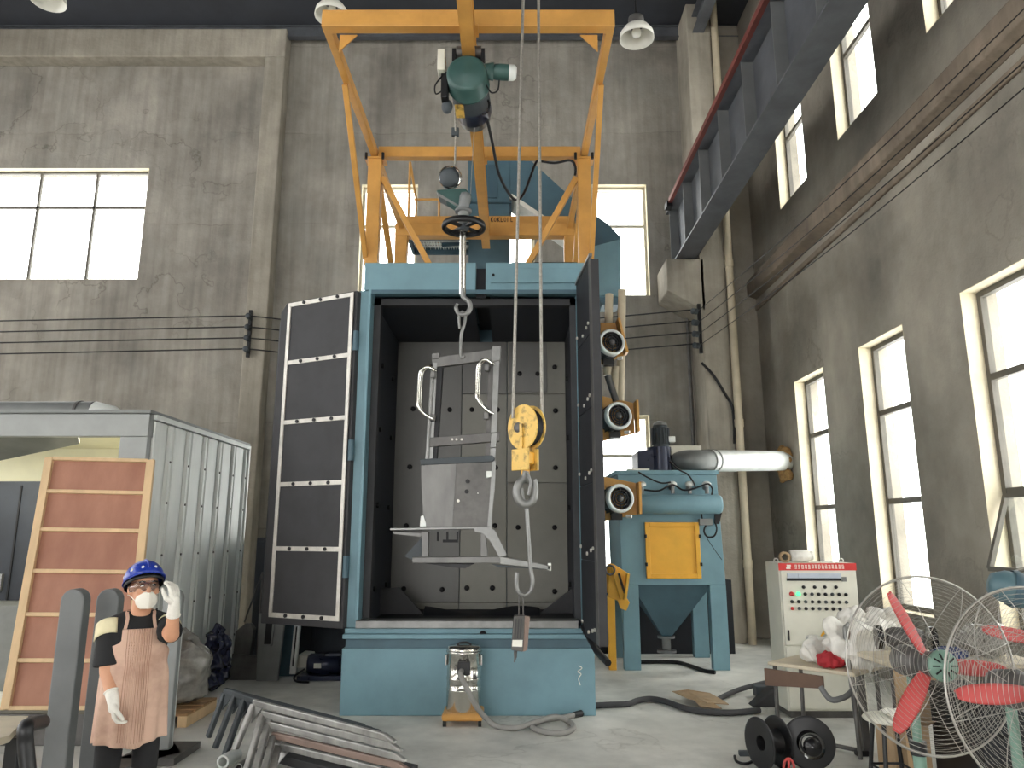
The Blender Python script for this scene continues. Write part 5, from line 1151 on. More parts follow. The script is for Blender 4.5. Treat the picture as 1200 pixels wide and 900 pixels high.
# ================================================================== CONTROL CABINET
CB = thing('control_cabinet', 'pale grey control cabinet with red header and push buttons by the right wall', 'control cabinet', (2.81, 7.1, 0))
cx0, cx1, cy0, cy1, cz = 2.455, 3.17, 6.95, 7.32, 1.34
m = MB(); m.box(cx0, cx1, cy0 + 0.02, cy1, 0.06, cz); m.build('body', 'cabinet_grey', CB, bevel=0.008)
m = MB(); m.box(cx0 + 0.03, cx1 - 0.03, cy0 + 0.04, cy1 - 0.02, 0, 0.06); m.build('plinth', 'mill_steel', CB)
m = MB(); m.box(cx0 + 0.012, cx1 - 0.012, cy0, cy0 + 0.02, 0.62, cz - 0.008); m.build('upper_door', 'cabinet_grey', CB, bevel=0.004)
m = MB(); m.box(cx0 + 0.012, cx1 - 0.012, cy0, cy0 + 0.02, 0.08, 0.61); m.build('lower_door', 'cabinet_grey', CB, bevel=0.004)
def cbp(px, py): return at(px, py, cy0 - 0.001)
q0 = cbp(912.5, 668.5); q1 = cbp(1003, 660)
m = MB(); m.box(q0.x, q1.x, cy0 - 0.004, cy0, q0.z, q1.z); hd = m.build('header_sign', 'sign_red', CB)
random.seed(21)
zc = (q0.z + q1.z) / 2; hh = (q1.z - q0.z) * 0.29
m = MB(); lx = cbp(921, 664).x; m.box(lx, lx + 0.04, cy0 - 0.006, cy0 - 0.004, zc - hh, zc - 0.004); m.box(lx + 0.006, lx + 0.045, cy0 - 0.006, cy0 - 0.004, zc + 0.002, zc + hh); m.build('header_logo', 'paper_white', hd)
xs = cbp(931, 664).x; xe = cbp(990, 664).x
for k in range(15):
    x = xs + (xe - xs) * k / 15; w_ = (xe - xs) / 15 * 0.72; m = MB()
    for j in range(3):
        zz = zc - hh + 2 * hh * (j + 0.1 + 0.2 * random.random()) / 2.6; m.box(x + w_ * 0.1 * random.random(), x + w_ * (0.75 + 0.25 * random.random()), cy0 - 0.006, cy0 - 0.004, zz, zz + hh * 0.26)
    for j in range(2):
        xx = x + w_ * (0.15 + 0.5 * j + 0.15 * random.random()); m.box(xx, xx + w_ * 0.16, cy0 - 0.0061, cy0 - 0.004, zc - hh * random.uniform(0.5, 1), zc + hh * random.uniform(0.5, 1))
    m.build('header_character', 'paper_white', hd)
# meter strip
for k in range(5):
    a = cbp(922.5 + k * 12.6, 677.5); b = cbp(922.5 + (k + 1) * 12.6 - 0.6, 671.8)
    m = MB(); m.box(a.x, b.x, cy0 - 0.012, cy0, a.z, b.z); m.build('meter', 'meter_face', CB, bevel=0.002)
a = cbp(922, 680.5); b = cbp(985, 677.6); m = MB(); m.box(a.x, b.x, cy0 - 0.014, cy0, a.z, b.z); m.build('meter_base', 'bolt_black', CB)
a = cbp(986.5, 681.5); b = cbp(991.5, 676); m = MB(); m.box(a.x, b.x, cy0 - 0.006, cy0, a.z, b.z); m.build('rating_plate', 'galvanised_dark', CB)
def button(px, py, mt, r=0.0125):
    p = cbp(px, py); m = MB(); m.lathe([(r * 1.25, 0), (r * 1.25, 0.006), (r, 0.008), (r, 0.018), (0, 0.02)], p, (0, -1, 0), 12); m.build('push_button', mt, CB)
for px in (941.5, 954.5, 966.5, 979.5): button(px, 688, 'bolt_black')
for j, py in enumerate((696, 705, 713)):
    for k in range(9):
        px = 927.5 + k * 7.95 + j * 0.5
        mt = 'bolt_black' if (j + k) % 3 else 'slate_grey'
        if (j, k) in ((0, 0), (2, 0), (2, 8)): mt = 'sign_red'
        if (j, k) == (0, 1): mt = 'led_green'
        button(px, py + 0.1 * k, mt, 0.017 if k < 2 and j == 0 else 0.0125)
p = cbp(924, 745); m = MB(); m.box(p.x - 0.006, p.x + 0.006, cy0 - 0.02, cy0, p.z - 0.04, p.z + 0.05); m.build('door_handle', 'black_plastic', CB, bevel=0.003)
a = cbp(960, 748); b = cbp(967, 740); m = MB(); m.prism([cbp(959, 749), cbp(969, 749), cbp(965, 739)], (0, -0.003, 0)); m.build('warning_triangle', 'yellow_paint', CB)
for x in (cx0 + 0.04, cx1 - 0.06):
    m = MB(); m.tube(arc((x, 7.13, cz + 0.015), 0.02, 0, 2 * PI, 12)[:-1], 0.006, 6, closed=True); m.build('lifting_eye', 'strip_steel', CB)
# things on the cabinet
m = MB(); c = V((2.56, 7.08, cz + 0.05)); m.lathe([(0.03, -0.04), (0.05, -0.04), (0.05, 0.04), (0.03, 0.04), (0.03, -0.04)], c + V((0, 0, 0.0)), (0.2, 1, 0), 24); tag(m.build('tape_roll', 'cardboard'), 'tan tape roll standing on top of the control cabinet', 'tape')
j = thing('plastic_jar', 'clear plastic jar lying on the control cabinet beside the tape roll', 'jar', (2.70, 7.08, cz))
m = MB(); m.lathe([(0.0, -0.1), (0.055, -0.1), (0.058, 0.06), (0.04, 0.09), (0.04, 0.1)], (2.71, 7.08, cz + 0.06), (1, 0.2, 0), 20); m.build('jar_body', 'bag_white', j)
m = MB(); m.lathe([(0.043, 0.1), (0.043, 0.12), (0, 0.122)], (2.71, 7.08, cz + 0.06), (1, 0.2, 0), 20); m.build('jar_lid', 'paper_white', j)

# ================================================================== LOW DESK WITH BAGS
DZ = 0.6
Dk = thing('low_desk', 'low wooden desk with brown apron in front of the control cabinet', 'desk', (2.5, 6.1, 0))
e0 = atz(899, 775, DZ); e1 = atz(1002, 789, DZ); u = (e1 - e0).normalized(); w_ = V((-u.y, u.x, 0)); w_ = w_ if w_.y > 0 else -w_
m = MB(); m.prism([e0, e1, e1 + w_ * 0.5, e0 + w_ * 0.5], (0, 0, -0.028)); m.build('desk_top', 'desk_wood', Dk, bevel=0.008)
f0 = e0 + V((-0.02, 0, -0.05)) - w_ * 0.02; f1 = e0.lerp(e1, 0.66) - w_ * 0.02 + V((0, 0, -0.05))
m = MB(); m.prism([f0, f1, f1 + V((0, 0, -0.09)), f0 + V((0, 0, -0.13))], w_ * 0.018); m.build('apron_board', 'desk_edge', Dk, bevel=0.003)
for (s, t_) in ((0.06, 0.04), (0.94, 0.04), (0.94, 0.46), (0.06, 0.46)):
    p = e0.lerp(e1, s) + w_ * t_; m = MB(); m.tube([V((p.x, p.y, DZ - 0.03)), V((p.x + 0.02 * (s - 0.5), p.y, 0.0))], 0.017, 8); m.build('leg', 'mill_steel', Dk)
p = e0.lerp(e1, 0.7) - w_ * 0.02; m = MB(); m.tube(smooth_path([p + V((-0.05, 0, -0.12)), p + V((0.0, -0.05, -0.2)), p + V((0.1, -0.06, -0.18)), p + V((0.2, 0, -0.14))], 5), 0.022, 8); m.build('under_shelf_tube', 'grey_paint', Dk)
lump('plastic_sack', e0.lerp(e1, 0.80) + w_ * 0.30 + V((0.04, 0, 0.18)), (0.26, 0.16, 0.20), 'bag_white', 'large crumpled white plastic sack piled on the low desk', 'bag', 12, 0.2, crumple=0.10)
lump('plastic_bag', e0.lerp(e1, 0.42) + w_ * 0.28 + V((0, 0, 0.09)), (0.13, 0.12, 0.105), 'bag_white', 'small crumpled clear-white bag at the left of the white sack', 'bag', 31, 0.22, crumple=0.06)
lump('red_cloth', e0.lerp(e1, 0.68) + w_ * 0.1 + V((0, 0, 0.055)), (0.11, 0.07, 0.06), 'cloth_crimson', 'bundled red cloth at the front of the low desk', 'cloth', 17, 0.1, crumple=0.03)
lump('plastic_sack', e0.lerp(e1, 0.98) + w_ * 0.33 + V((0.14, 0.1, 0.30)), (0.13, 0.12, 0.13), 'bag_white', 'upper white plastic sack resting against the control cabinet', 'bag', 44, 0.14, crumple=0.07)
# tube chair beside the desk
pb = atz(1010, 886); tc_ = thing('tube_stand', 'steel tube stand with a small brown panel at the low desk corner', 'stand', pb)
zt2 = at(1003, 735, pb.y).z; bk_ = V((0.14, 0.2, 0))
m = MB(); m.tube(smooth_path([pb + V((0, 0, 0.03)), pb + V((-0.02, 0.02, 0.5)), pb + V((-0.03, 0.03, zt2 - 0.05)), pb + V((-0.0, 0.06, zt2)), pb + bk_ + V((-0.03, 0.03, zt2 + 0.01))], 5), 0.019, 10); m.build('post', 'bare_steel', tc_)
m = MB(); m.tube([pb + V((-0.16, 0.25, 0.02)), pb + V((-0.02, 0.02, 0.035))], 0.016, 8); m.build('foot_rail', 'mill_steel', tc_)
m = MB(); m.obox(pb + V((0.0, 0, 0.022)), (0.045, 0, 0), (0, 0.03, 0), (0, 0, 0.02)); m.build('foot_pad', 'bolt_black', tc_, bevel=0.008)
m = MB(); m.prism([pb + V((-0.03, 0.03, zt2 - 0.03)), pb + bk_ + V((-0.03, 0.03, zt2 - 0.03)), pb + bk_ + V((-0.03, 0.03, zt2 - 0.24)), pb + V((-0.03, 0.03, zt2 - 0.24))], (0.02, -0.02, 0)); m.build('panel', 'desk_edge', tc_, bevel=0.008)

# ================================================================== BENCH BEHIND THE FANS
bn = thing('work_bench', 'low bench with tan front panel behind the fans', 'bench', (3.1, 5.6, 0))
m = MB(); m.box(2.6, 3.7, 5.3, 5.95, 0.70, 0.73); m.build('bench_top', 'desk_wood', bn, bevel=0.004)
m = MB(); m.box(2.62, 2.92, 5.32, 5.34, 0.36, 0.70); m.build('front_panel', 'cardboard', bn)
for (x, y) in ((2.64, 5.36), (3.66, 5.36), (2.64, 5.9), (3.66, 5.9)):
    m = MB(); m.box(x - 0.025, x + 0.025, y - 0.02, y + 0.02, 0, 0.70); m.build('leg', 'mill_steel', bn)
gr = thing('bench_grinder', 'dark bench grinder on the bench behind the left fan', 'grinder', (2.86, 5.6, 0.73))
m = MB(); m.lathe([(0, -0.12), (0.06, -0.12), (0.075, -0.08), (0.075, 0.08), (0.06, 0.12), (0, 0.12)], (2.86, 5.6, 0.86), (1, -0.25, 0), 20); m.build('motor', 'mill_steel', gr)
m = MB(); m.obox((2.86, 5.6, 0.76), (0.08, 0, 0), (0, 0.07, 0), (0, 0, 0.03)); m.build('base', 'bolt_black', gr, bevel=0.006)
for s in (-1, 1):
    p = V((2.86 + s * 0.17, 5.6 - s * 0.045, 0.86)); m = MB(); m.cyl(p - V((0.02, -0.005, 0)), p + V((0.02, -0.005, 0)), 0.085, n=24); m.build('wheel_guard', 'black_gloss', gr)
lump('navy_cloth', (3.06, 5.42, 0.775), (0.13, 0.09, 0.05), 'navy_cloth', 'crumpled navy cloth on the bench behind the left fan', 'cloth', 23, 0.12)
lump('plastic_sack', (3.42, 5.62, 0.84), (0.18, 0.16, 0.10), 'bag_grey', 'grey sack on the bench behind the fan cages', 'bag', 52, 0.15, crumple=0.07)
tcst = thing('dark_filler_chest', 'made-up black tool chest added to darken the floor area behind the fan poles', 'tool chest', (3.3, 4.95, 0))  # black box added to darken the area below the bench
m = MB(); m.box(2.78, 3.85, 4.75, 5.22, 0.05, 0.58); m.build('chest_body', 'black_plastic', tcst, bevel=0.015)
m = MB(); m.box(2.76, 3.87, 4.73, 5.24, 0.58, 0.64); m.build('chest_lid', 'black_plastic', tcst, bevel=0.015)
for z_ in (0.08, 0.25, 0.42):
    m = MB(); m.box(2.82, 3.81, 4.735, 4.75, z_, z_ + 0.145); dw = m.build('drawer', 'rubber_dark', tcst, bevel=0.004)
    m = MB(); m.box(3.15, 3.48, 4.72, 4.735, z_ + 0.09, z_ + 0.11); m.build('drawer_handle', 'mill_steel', dw)
for (x_, y_) in ((2.85, 4.82), (3.78, 4.82), (2.85, 5.15), (3.78, 5.15)):
    m = MB(); m.cyl((x_ - 0.015, y_, 0.025), (x_ + 0.015, y_, 0.025), 0.025, n=12); m.build('caster', 'bolt_black', tcst)

# ================================================================== STOOL WITH PAPER AND BOX
sp = at(1042, 842, 5.0); ST = thing('round_stool', 'small round stool with pale seat left of the fans', 'stool', (sp.x, sp.y, 0))
m = MB(); m.lathe([(0, -0.012), (0.15, -0.012), (0.16, 0), (0.15, 0.014), (0, 0.016)], sp, (0, 0, 1), 28); m.build('seat', 'cabinet_grey', ST)
for k in range(4):
    a = PI / 4 + PI / 2 * k; dd = V((math.cos(a), math.sin(a), 0)); m = MB(); m.tube([sp + dd * 0.10, V((sp.x, sp.y, 0)) + dd * 0.16], 0.014, 8); m.build('leg', 'black_plastic', ST)
m = MB(); m.tube([V((sp.x, sp.y, 0.16)) + V((math.cos(PI / 4 + PI / 2 * k), math.sin(PI / 4 + PI / 2 * k), 0)) * 0.14 for k in range(4)], 0.008, 6, closed=True); m.build('foot_ring', 'black_plastic', ST)
random.seed(4)
m = MB(); m.grid(lambda a, b: sp + V((-0.02 + 0.16 * a, -0.08 + 0.16 * b, 0.02 + 0.02 * abs(math.sin(7 * a + 3 * b)) + 0.012 * math.sin(9 * b))), 10, 10, smooth=False); tag(m.build('newspaper', 'paper_white', solid=0.003), 'crumpled newspaper lying on the round stool', 'newspaper')
q = at(1062, 880, 5.25); m = MB(); m.box(q.x - 0.1, q.x + 0.14, 5.2, 5.45, 0, 0.36); cb_ = thing('cardboard_box', 'small tan cardboard box on the floor behind the stool', 'box', (q.x, 5.3, 0)); m.build('box_body', 'cardboard', cb_, bevel=0.004)
m = MB(); m.box(q.x - 0.02, q.x + 0.04, 5.198, 5.2, 0.02, 0.355); m.build('tape_strip', 'pine', cb_)
m = MB(); m.prism([(q.x - 0.1, 5.2, 0.36), (q.x + 0.14, 5.2, 0.36), (q.x + 0.14, 5.1, 0.41), (q.x - 0.1, 5.1, 0.41)], (0, 0.004, 0.003)); m.build('box_flap', 'cardboard', cb_)

# ================================================================== PEDESTAL FANS
def fan(center, Y, r, nrm, bl0, label, motor='fan_green', blades=True, pole='fan_green', spin=1):
    c = at(center[0], center[1], Y); n_ = V(nrm).normalized()
    up = V((0, 0, 1)); sx = up.cross(n_).normalized(); sy = n_.cross(sx)
    F_ = thing('pedestal_fan', label, 'fan', (c.x - n_.x * 0.12, c.y - n_.y * 0.12, 0), 'industrial pedestal fans at the right')
    def ring(rad, off, N=56): return [c + n_ * off + sx * (rad * math.cos(2 * PI * k / N)) + sy * (rad * math.sin(2 * PI * k / N)) for k in range(N)]
    def dome(q, sgn): return sgn * (0.10 * (1 - q ** 2.6) + 0.004)
    for sgn, nm in ((1, 'front_guard'), (-1, 'rear_guard')):
        m = MB(); q = 0.2
        while q < 0.985:
            m.tube(ring(r * q, dome(q, sgn)), 0.0008, 4, closed=True); q += 0.046
        for k in range(8):
            a = 2 * PI * (k + 0.3) / 8
            m.tube([c + n_ * (dome(qq, sgn) + sgn * 0.002) + (sx * math.cos(a) + sy * math.sin(a)) * (r * qq) for qq in (0.16, 0.3, 0.45, 0.6, 0.75, 0.88, 0.96, 1.0)], 0.0016, 5)
        m.build(nm, 'wire_steel', F_)
    m = MB(); m.tube(ring(r, 0.0), 0.0048, 8, closed=True); m.build('guard_rim', 'wire_steel', F_)
    m = MB(); m.lathe([(0.0, 0.122), (0.02, 0.122), (0.022, 0.116), (0.06, 0.112), (0.068, 0.10), (0.068, 0.095)], c, n_, 24, x=sx); hubf = m.build('guard_badge', motor, F_)
    for k in range(10):
        a = 2 * PI * k / 10; dr = sx * math.cos(a) + sy * math.sin(a); m = MB(); m.bar(c + n_ * 0.118 + dr * 0.026, c + n_ * 0.1145 + dr * 0.056, 0.006, 0.004, n_); m.build('vent_slot', 'bolt_black', hubf)
    m = MB(); m.lathe([(0.0, 0.05), (0.05, 0.045), (0.055, 0.03), (0.055, -0.03), (0.0, -0.03)], c, n_, 20); m.build('blade_hub', 'mill_steel', F_)
    for k in range(3):
        a = bl0 + 2 * PI * k / 3; m = MB()
        def fn(s, t_, a=a):
            ra = 0.045 + (r * 0.90 - 0.045) * s; wd = (0.030 + 0.048 * math.sin(PI * min(1, s * 0.8 + 0.1)) ** 1.0) * (1 if s < 0.9 else 1 - 3.5 * (s - 0.9)); ww = (t_ - 0.5) * wd
            dr = sx * math.cos(a) + sy * math.sin(a); dt = -sx * math.sin(a) + sy * math.cos(a)
            return c + dr * ra + dt * ww * 0.9 + n_ * (ww * 0.55 * spin + 0.006 * math.sin(PI * t_))
        m.grid(fn, 14, 6); m.build('blade', 'fan_red', F_, solid=0.005)
    m = MB(); m.lathe([(0.0, -0.25), (0.05, -0.245), (0.07, -0.22), (0.075, -0.12), (0.05, -0.09), (0, -0.09)], c, n_, 24); m.build('motor', 'mill_steel' if motor == 'fan_green' else motor, F_)
    pc = c - n_ * 0.17; b0 = V((pc.x, pc.y, 0))
    m = MB(); m.cyl(pc, V((pc.x, pc.y, 0.55)), 0.02, n=14); m.build('upper_pole', pole, F_)
    m = MB(); m.cyl(V((pc.x, pc.y, 0.62)), V((pc.x, pc.y, 0.03)), 0.028, n=14); m.build('lower_pole', pole, F_)
    m = MB(); m.cyl(V((pc.x, pc.y, 0.60)), V((pc.x, pc.y, 0.66)), 0.036, n=14); m.build('height_collar', 'black_plastic', F_)
    m = MB(); m.lathe([(0.0, 0.0), (0.24, 0.0), (0.24, 0.02), (0.2, 0.035), (0.05, 0.06), (0.03, 0.1)], b0, (0, 0, 1), 32); m.build('base', 'fan_teal', F_)
    m = MB(); m.ball(pc, 0.05, 14, 10); m.build('tilt_joint', 'mill_steel', F_)
    return F_
fan((1090, 778), 3.5, 0.382, (0.03, -1, 0.08), math.radians(115), 'red-bladed pedestal fan with green hub, left of the nearest fan')
fan((1221, 812), 2.95, 0.385, (0.1, -1, 0.1), math.radians(180), 'nearest red-bladed pedestal fan, cut by the right frame edge')
fan((1232, 752), 4.25, 0.41, (0.05, 1, 0.05), math.radians(250), 'rearmost pedestal fan seen from behind, near the right window', motor='fan_teal')
tm = thing('motor_housing', 'rounded teal motor housing above the fans at the right edge', 'motor', at(1192, 706, 3.65))
c = at(1188, 690, 3.65); a = V((0.9, -0.2, -0.25)).normalized()
m = MB(); m.lathe([(0.0, -0.11), (0.05, -0.10), (0.075, -0.05), (0.082, 0.03), (0.07, 0.11), (0, 0.12)], c, a, 24); m.build('housing', 'fan_teal', tm)
m = MB(); m.lathe([(0.084, -0.02), (0.09, 0.0), (0.084, 0.02)], c, a, 24); m.build('housing_band', 'blue_paint_deep', tm)
m = MB(); m.tube([c + V((0.08, 0, -0.05)), V((c.x + 0.1, c.y, 0))], 0.02, 10); m.build('stand_pole', 'mill_steel', tm)
m = MB(); m.cyl((c.x + 0.1, c.y, 0), (c.x + 0.1, c.y, 0.03), 0.16, n=24); m.build('stand_base', 'fan_teal', tm)

# ================================================================== CABLE REELS ON THE FLOOR
def reel(c, axis, r, half, label, hub='black_plastic', sides=(-1, 1)):
    a = V(axis).normalized(); r_ = thing('cable_reel', label, 'cable reel', (c.x, c.y, 0), 'black cable reels on the floor')
    for s in sides:
        m = MB(); m.lathe([(0.05, 0.018), (r - 0.012, 0.0), (r, 0.004), (r, 0.012), (r - 0.012, 0.016), (0.05, 0.03), (0.05, 0.018)], c + a * (s * half - 0.015), a, 40, smooth=False); m.build('flange', 'black_plastic', r_)
    m = MB(); m.lathe([(0.085, -half + 0.01), (0.07, -half * 0.3), (0.07, half * 0.3), (0.085, half - 0.01)], c, a, 28); m.build('hub', hub, r_)
    m = MB(); m.lathe([(0.0, half + 0.06), (0.05, half + 0.055), (0.06, half + 0.04), (0.06, half)], c, a, 24); m.build('hub_cap', 'black_gloss', r_)
    return r_
c = atz(905, 902); reel(V((c.x, c.y + 0.02, 0.172)), (1, 0.32, 0.0), 0.17, 0.075, 'black cable reel seen edge-on beside the pink handle')
c = atz(956, 908); reel(V((c.x, c.y + 0.05, 0.176)), (-0.25, -1, 0.12), 0.175, 0.085, 'black cable reel facing the camera below the low desk', 'black_gloss', (-1,))
hc = atz(917, 893, 0.06); m = MB(); m.tube([hc + V((0.035 * math.cos(t), -0.12, 0.055 * math.sin(t))) for t in [2 * PI * k / 16 for k in range(16)]], 0.009, 8, closed=True); m.bar(hc + V((0, -0.12, -0.05)), hc + V((0, -0.12, 0.05)), 0.014, 0.012, (0, 1, 0)); tag(m.build('crank_handle', 'fan_red'), 'pink-red looped handle in front of the edge-on cable reel', 'handle')
cb = thing('extension_plug', 'black plug and lead lying left of the cable reels', 'plug', atz(873, 888))
m = MB(); p = atz(874, 886); m.obox(p + V((0, 0, 0.02)), (0.05, 0, 0), (0, 0.02, 0), (0, 0, 0.018)); m.build('plug_body', 'slate_grey', cb, bevel=0.006)
m = MB(); m.tube(smooth_path([atz(861, 886, 0.02), atz(863, 892, 0.012), atz(872, 895, 0.012), atz(882, 892, 0.012), atz(889, 884, 0.03), atz(893, 878, 0.09)], 6), 0.010, 8); m.build('lead', 'bolt_black', cb)
# floor cables
m = MB(); m.tube(smooth_path([atz(690, 827, 0.03), atz(712, 826, 0.03), atz(735, 825, 0.03), atz(747, 821, 0.03), atz(762, 819, 0.03), atz(780, 822, 0.03), atz(800, 829, 0.03), atz(825, 834, 0.03), atz(860, 835, 0.03), atz(890, 832, 0.03)], 6), 0.027, 10)
tag(m.build('floor_cable', 'rubber_black'), 'thick black cable snaking across the floor from the machine base', 'cable')
m = MB(); m.tube(smooth_path([atz(838, 822, 0.03), atz(848, 816, 0.03), atz(870, 807, 0.05), atz(905, 798, 0.1)], 6), 0.024, 10)
tag(m.build('floor_cable', 'rubber_black'), 'short black cable from under the cardboard up to the desk', 'cable')
m = MB(); m.tube(smooth_path([atz(748, 776, 0.02), atz(790, 776, 0.02), atz(808, 780, 0.02), atz(825, 786, 0.02), atz(838, 788, 0.02)], 6), 0.025, 8)
tag(m.build('floor_cable', 'bolt_black'), 'black cable on the floor under the dust collector hopper', 'cable')
q = atz(897, 829); m = MB(); m.prism([q + V((-0.12, 0, 0)), q + V((0.25, 0.0, 0)), q + V((0.25, 0.05, 0.25)), q + V((0.1, 0.05, 0.16))], (0, 0.16, 0)); tag(m.build('rubber_wedge', 'rubber_black', bevel=0.01), 'black rubber wedge at the foot of the control cabinet', 'wedge')
q = atz(893, 817); m = MB(); m.obox(q + V((0.02, 0, 0.06)), (0.09, 0, 0), (0, 0.06, 0), (0, 0, 0.05)); tag(m.build('cable_junction', 'slate_grey', bevel=0.008), 'small dark junction box on the floor left of the control cabinet', 'box')
random.seed(8)
for k, (pts, lb) in enumerate((([(788, 811), (806, 809), (832, 813), (848, 822), (854, 826), (828, 824), (806, 819)], 'torn flat cardboard piece on the cable, larger upper one'), ([(815, 822), (838, 826), (846, 831), (820, 828)], 'small cardboard strip under the torn cardboard piece'))):
    m = MB(); m.prism([atz(a, b, 0.06 + 0.02 * math.sin(i * 1.7)) for i, (a, b) in enumerate(pts)], (0, 0, 0.008)); tag(m.build('cardboard_scrap', 'cardboard'), lb, 'cardboard')
bn2 = thing('dark_filler_bin', 'made-up low black bin added to darken the space behind the dust collector', 'bin', (2.3, 10.9, 0))  # black box added to keep the area under the hopper dark
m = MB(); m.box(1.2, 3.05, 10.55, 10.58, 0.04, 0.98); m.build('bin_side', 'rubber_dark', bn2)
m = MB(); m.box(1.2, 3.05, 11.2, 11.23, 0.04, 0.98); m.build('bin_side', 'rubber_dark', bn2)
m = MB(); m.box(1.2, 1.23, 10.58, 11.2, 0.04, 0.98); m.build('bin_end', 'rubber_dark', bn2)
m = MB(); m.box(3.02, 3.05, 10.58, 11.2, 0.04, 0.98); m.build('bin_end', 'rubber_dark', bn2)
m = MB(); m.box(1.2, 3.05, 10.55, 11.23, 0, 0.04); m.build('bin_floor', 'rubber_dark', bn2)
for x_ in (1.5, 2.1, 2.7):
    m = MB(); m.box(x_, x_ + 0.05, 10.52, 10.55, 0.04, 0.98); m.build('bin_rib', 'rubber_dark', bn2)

# ================================================================== WORKER
PY = 4.55
base = at(163, 735, PY); PX = base.x
PE = thing('person', 'person in blue helmet, white mask and pink apron adjusting goggles', 'person', (PX, PY, 0))
Bf = V((0.5, -0.87, 0)).normalized(); Rt = V((Bf.y, -Bf.x, 0)); UP = V((0, 0, 1)); Lt = -Rt
def bz(py): return at(160, py, PY).z
zS = bz(727); zH = 0.76
T0 = V((PX, PY, 0))
def body(f=0.0, s=0.0, z=0.0): return T0 + Bf * f + Lt * s + UP * z
# joints
neck0 = body(0.0, 0.0, zS + 0.01); hd_c = at(169, 689, PY - 0.02)
F_h = V((0.64, -0.75, 0.15)).normalized(); S_h = F_h.cross(UP).normalized(); U_h = S_h.cross(F_h).normalized()   # S_h: her right
rsh = body(0.0, -0.15, zS - 0.04); lsh = body(0.0, 0.15, zS - 0.035)
relb = at(126, 787, PY - 0.12); rwri = at(133, 823, PY - 0.19)
lelb = at(201, 744, PY - 0.13); lwri = at(204, 709, PY - 0.20)
m = MB()
fr = (F_h, S_h, U_h)
m.ball(hd_c + U_h * 0.015 - F_h * 0.012, (0.098, 0.078, 0.105), 24, 16, fr)
m.ball(hd_c + F_h * 0.025 - U_h * 0.055, (0.068, 0.062, 0.07), 20, 12, fr)      # jaw
m.ball(hd_c + F_h * 0.062 - U_h * 0.095, (0.026, 0.03, 0.02), 12, 8, fr)        # chin
m.capsule(hd_c + F_h * 0.085 + U_h * 0.012, hd_c + F_h * 0.104 - U_h * 0.028, 0.010, 0.015, 10)   # nose
m.ball(hd_c + F_h * 0.090 - U_h * 0.062, (0.010, 0.024, 0.010), 10, 6, fr)      # lips
for s in (-1, 1):
    m.ball(hd_c + S_h * s * 0.080 - F_h * 0.012 - U_h * 0.01, (0.018, 0.010, 0.032), 12, 8, fr)   # ears
    m.ball(hd_c + S_h * s * 0.04 + F_h * 0.07 - U_h * 0.02, (0.025, 0.025, 0.022), 12, 8, fr)     # cheeks
m.capsule(hd_c - U_h * 0.06 - F_h * 0.02, neck0, 0.052, 0.058)
m.capsule(neck0 - UP * 0.02, rsh, 0.055, 0.058); m.capsule(neck0 - UP * 0.02, lsh, 0.055, 0.058)
m.ball(body(0.0, 0, zS - 0.12), (0.15, 0.105, 0.17), 20, 14, (Lt, Bf, UP)); m.ball(body(0.01, 0, zS - 0.30), (0.14, 0.105, 0.17), 20, 14, (Lt, Bf, UP)); m.ball(body(0.0, 0, zH), (0.15, 0.115, 0.13), 20, 14, (Lt, Bf, UP))
m.capsule(rsh, relb, 0.056, 0.044); m.capsule(relb, rwri, 0.043, 0.030)
m.capsule(lsh, lelb, 0.054, 0.044); m.capsule(lelb, lwri, 0.043, 0.028)
for s in (-1, 1):
    hip = body(0, s * 0.085, zH - 0.05); kn = body(0.02, s * 0.095, 0.42); an = body(-0.01, s * 0.10, 0.07)
    m.capsule(hip, kn, 0.085, 0.058); m.capsule(kn, an, 0.056, 0.038); m.capsule(an, body(0.12, s * 0.11, 0.035), 0.036, 0.032)
m.build('body', 'skin', PE, remesh=0.009, smooth_it=6)
# eyes
for s in (-1, 1):
    m = MB(); m.ball(hd_c + F_h * 0.084 + S_h * s * 0.032 + U_h * 0.008, (0.006, 0.014, 0.007), 10, 6, fr); m.build('eye', 'black_gloss', PE)
    m = MB(); m.tube([hd_c + F_h * 0.088 + S_h * s * 0.018 + U_h * 0.026, hd_c + F_h * 0.086 + S_h * s * 0.034 + U_h * 0.031, hd_c + F_h * 0.076 + S_h * s * 0.05 + U_h * 0.027], 0.004, 6); m.build('eyebrow', 'hair_black', PE)
# hair under the helmet
m = MB(); m.ball(hd_c - F_h * 0.035 + U_h * 0.015, (0.088, 0.086, 0.085), 24, 14, fr); m.ball(hd_c - F_h * 0.085 - U_h * 0.035, (0.035, 0.055, 0.04), 16, 10, fr); m.build('hair', 'hair_black', PE, remesh=0.008, smooth_it=3)
# helmet
He = hd_c + U_h * 0.040 - F_h * 0.016
F_k = (F_h + U_h * 0.30).normalized(); U_k = S_h.cross(F_k).normalized()
def hel(a, t): # a around, t 0..1 rim->crown
    k = t * PI / 2; return He + F_k * (0.130 * math.cos(k) * math.cos(a)) + S_h * (0.108 * math.cos(k) * math.sin(a)) + U_k * (0.118 * math.sin(k) ** 0.92)
m = MB(); m.grid(lambda u_, v_: hel(2 * PI * u_, v_), 40, 12, closed_u=True); hm = m.build('helmet', 'helmet_blue', PE, solid=0.005)
m = MB()
def brim(u_, v_):
    a = 2 * PI * u_; f = max(0, math.cos(a)); e = 0.006 + 0.045 * f ** 3
    p = hel(a, 0.0); o = (p - He).normalized(); return p + o * e * v_ - U_k * (0.006 + 0.012 * f ** 2) * v_
m.grid(brim, 48, 3, closed_u=True); m.build('brim', 'helmet_blue', hm, solid=0.005)
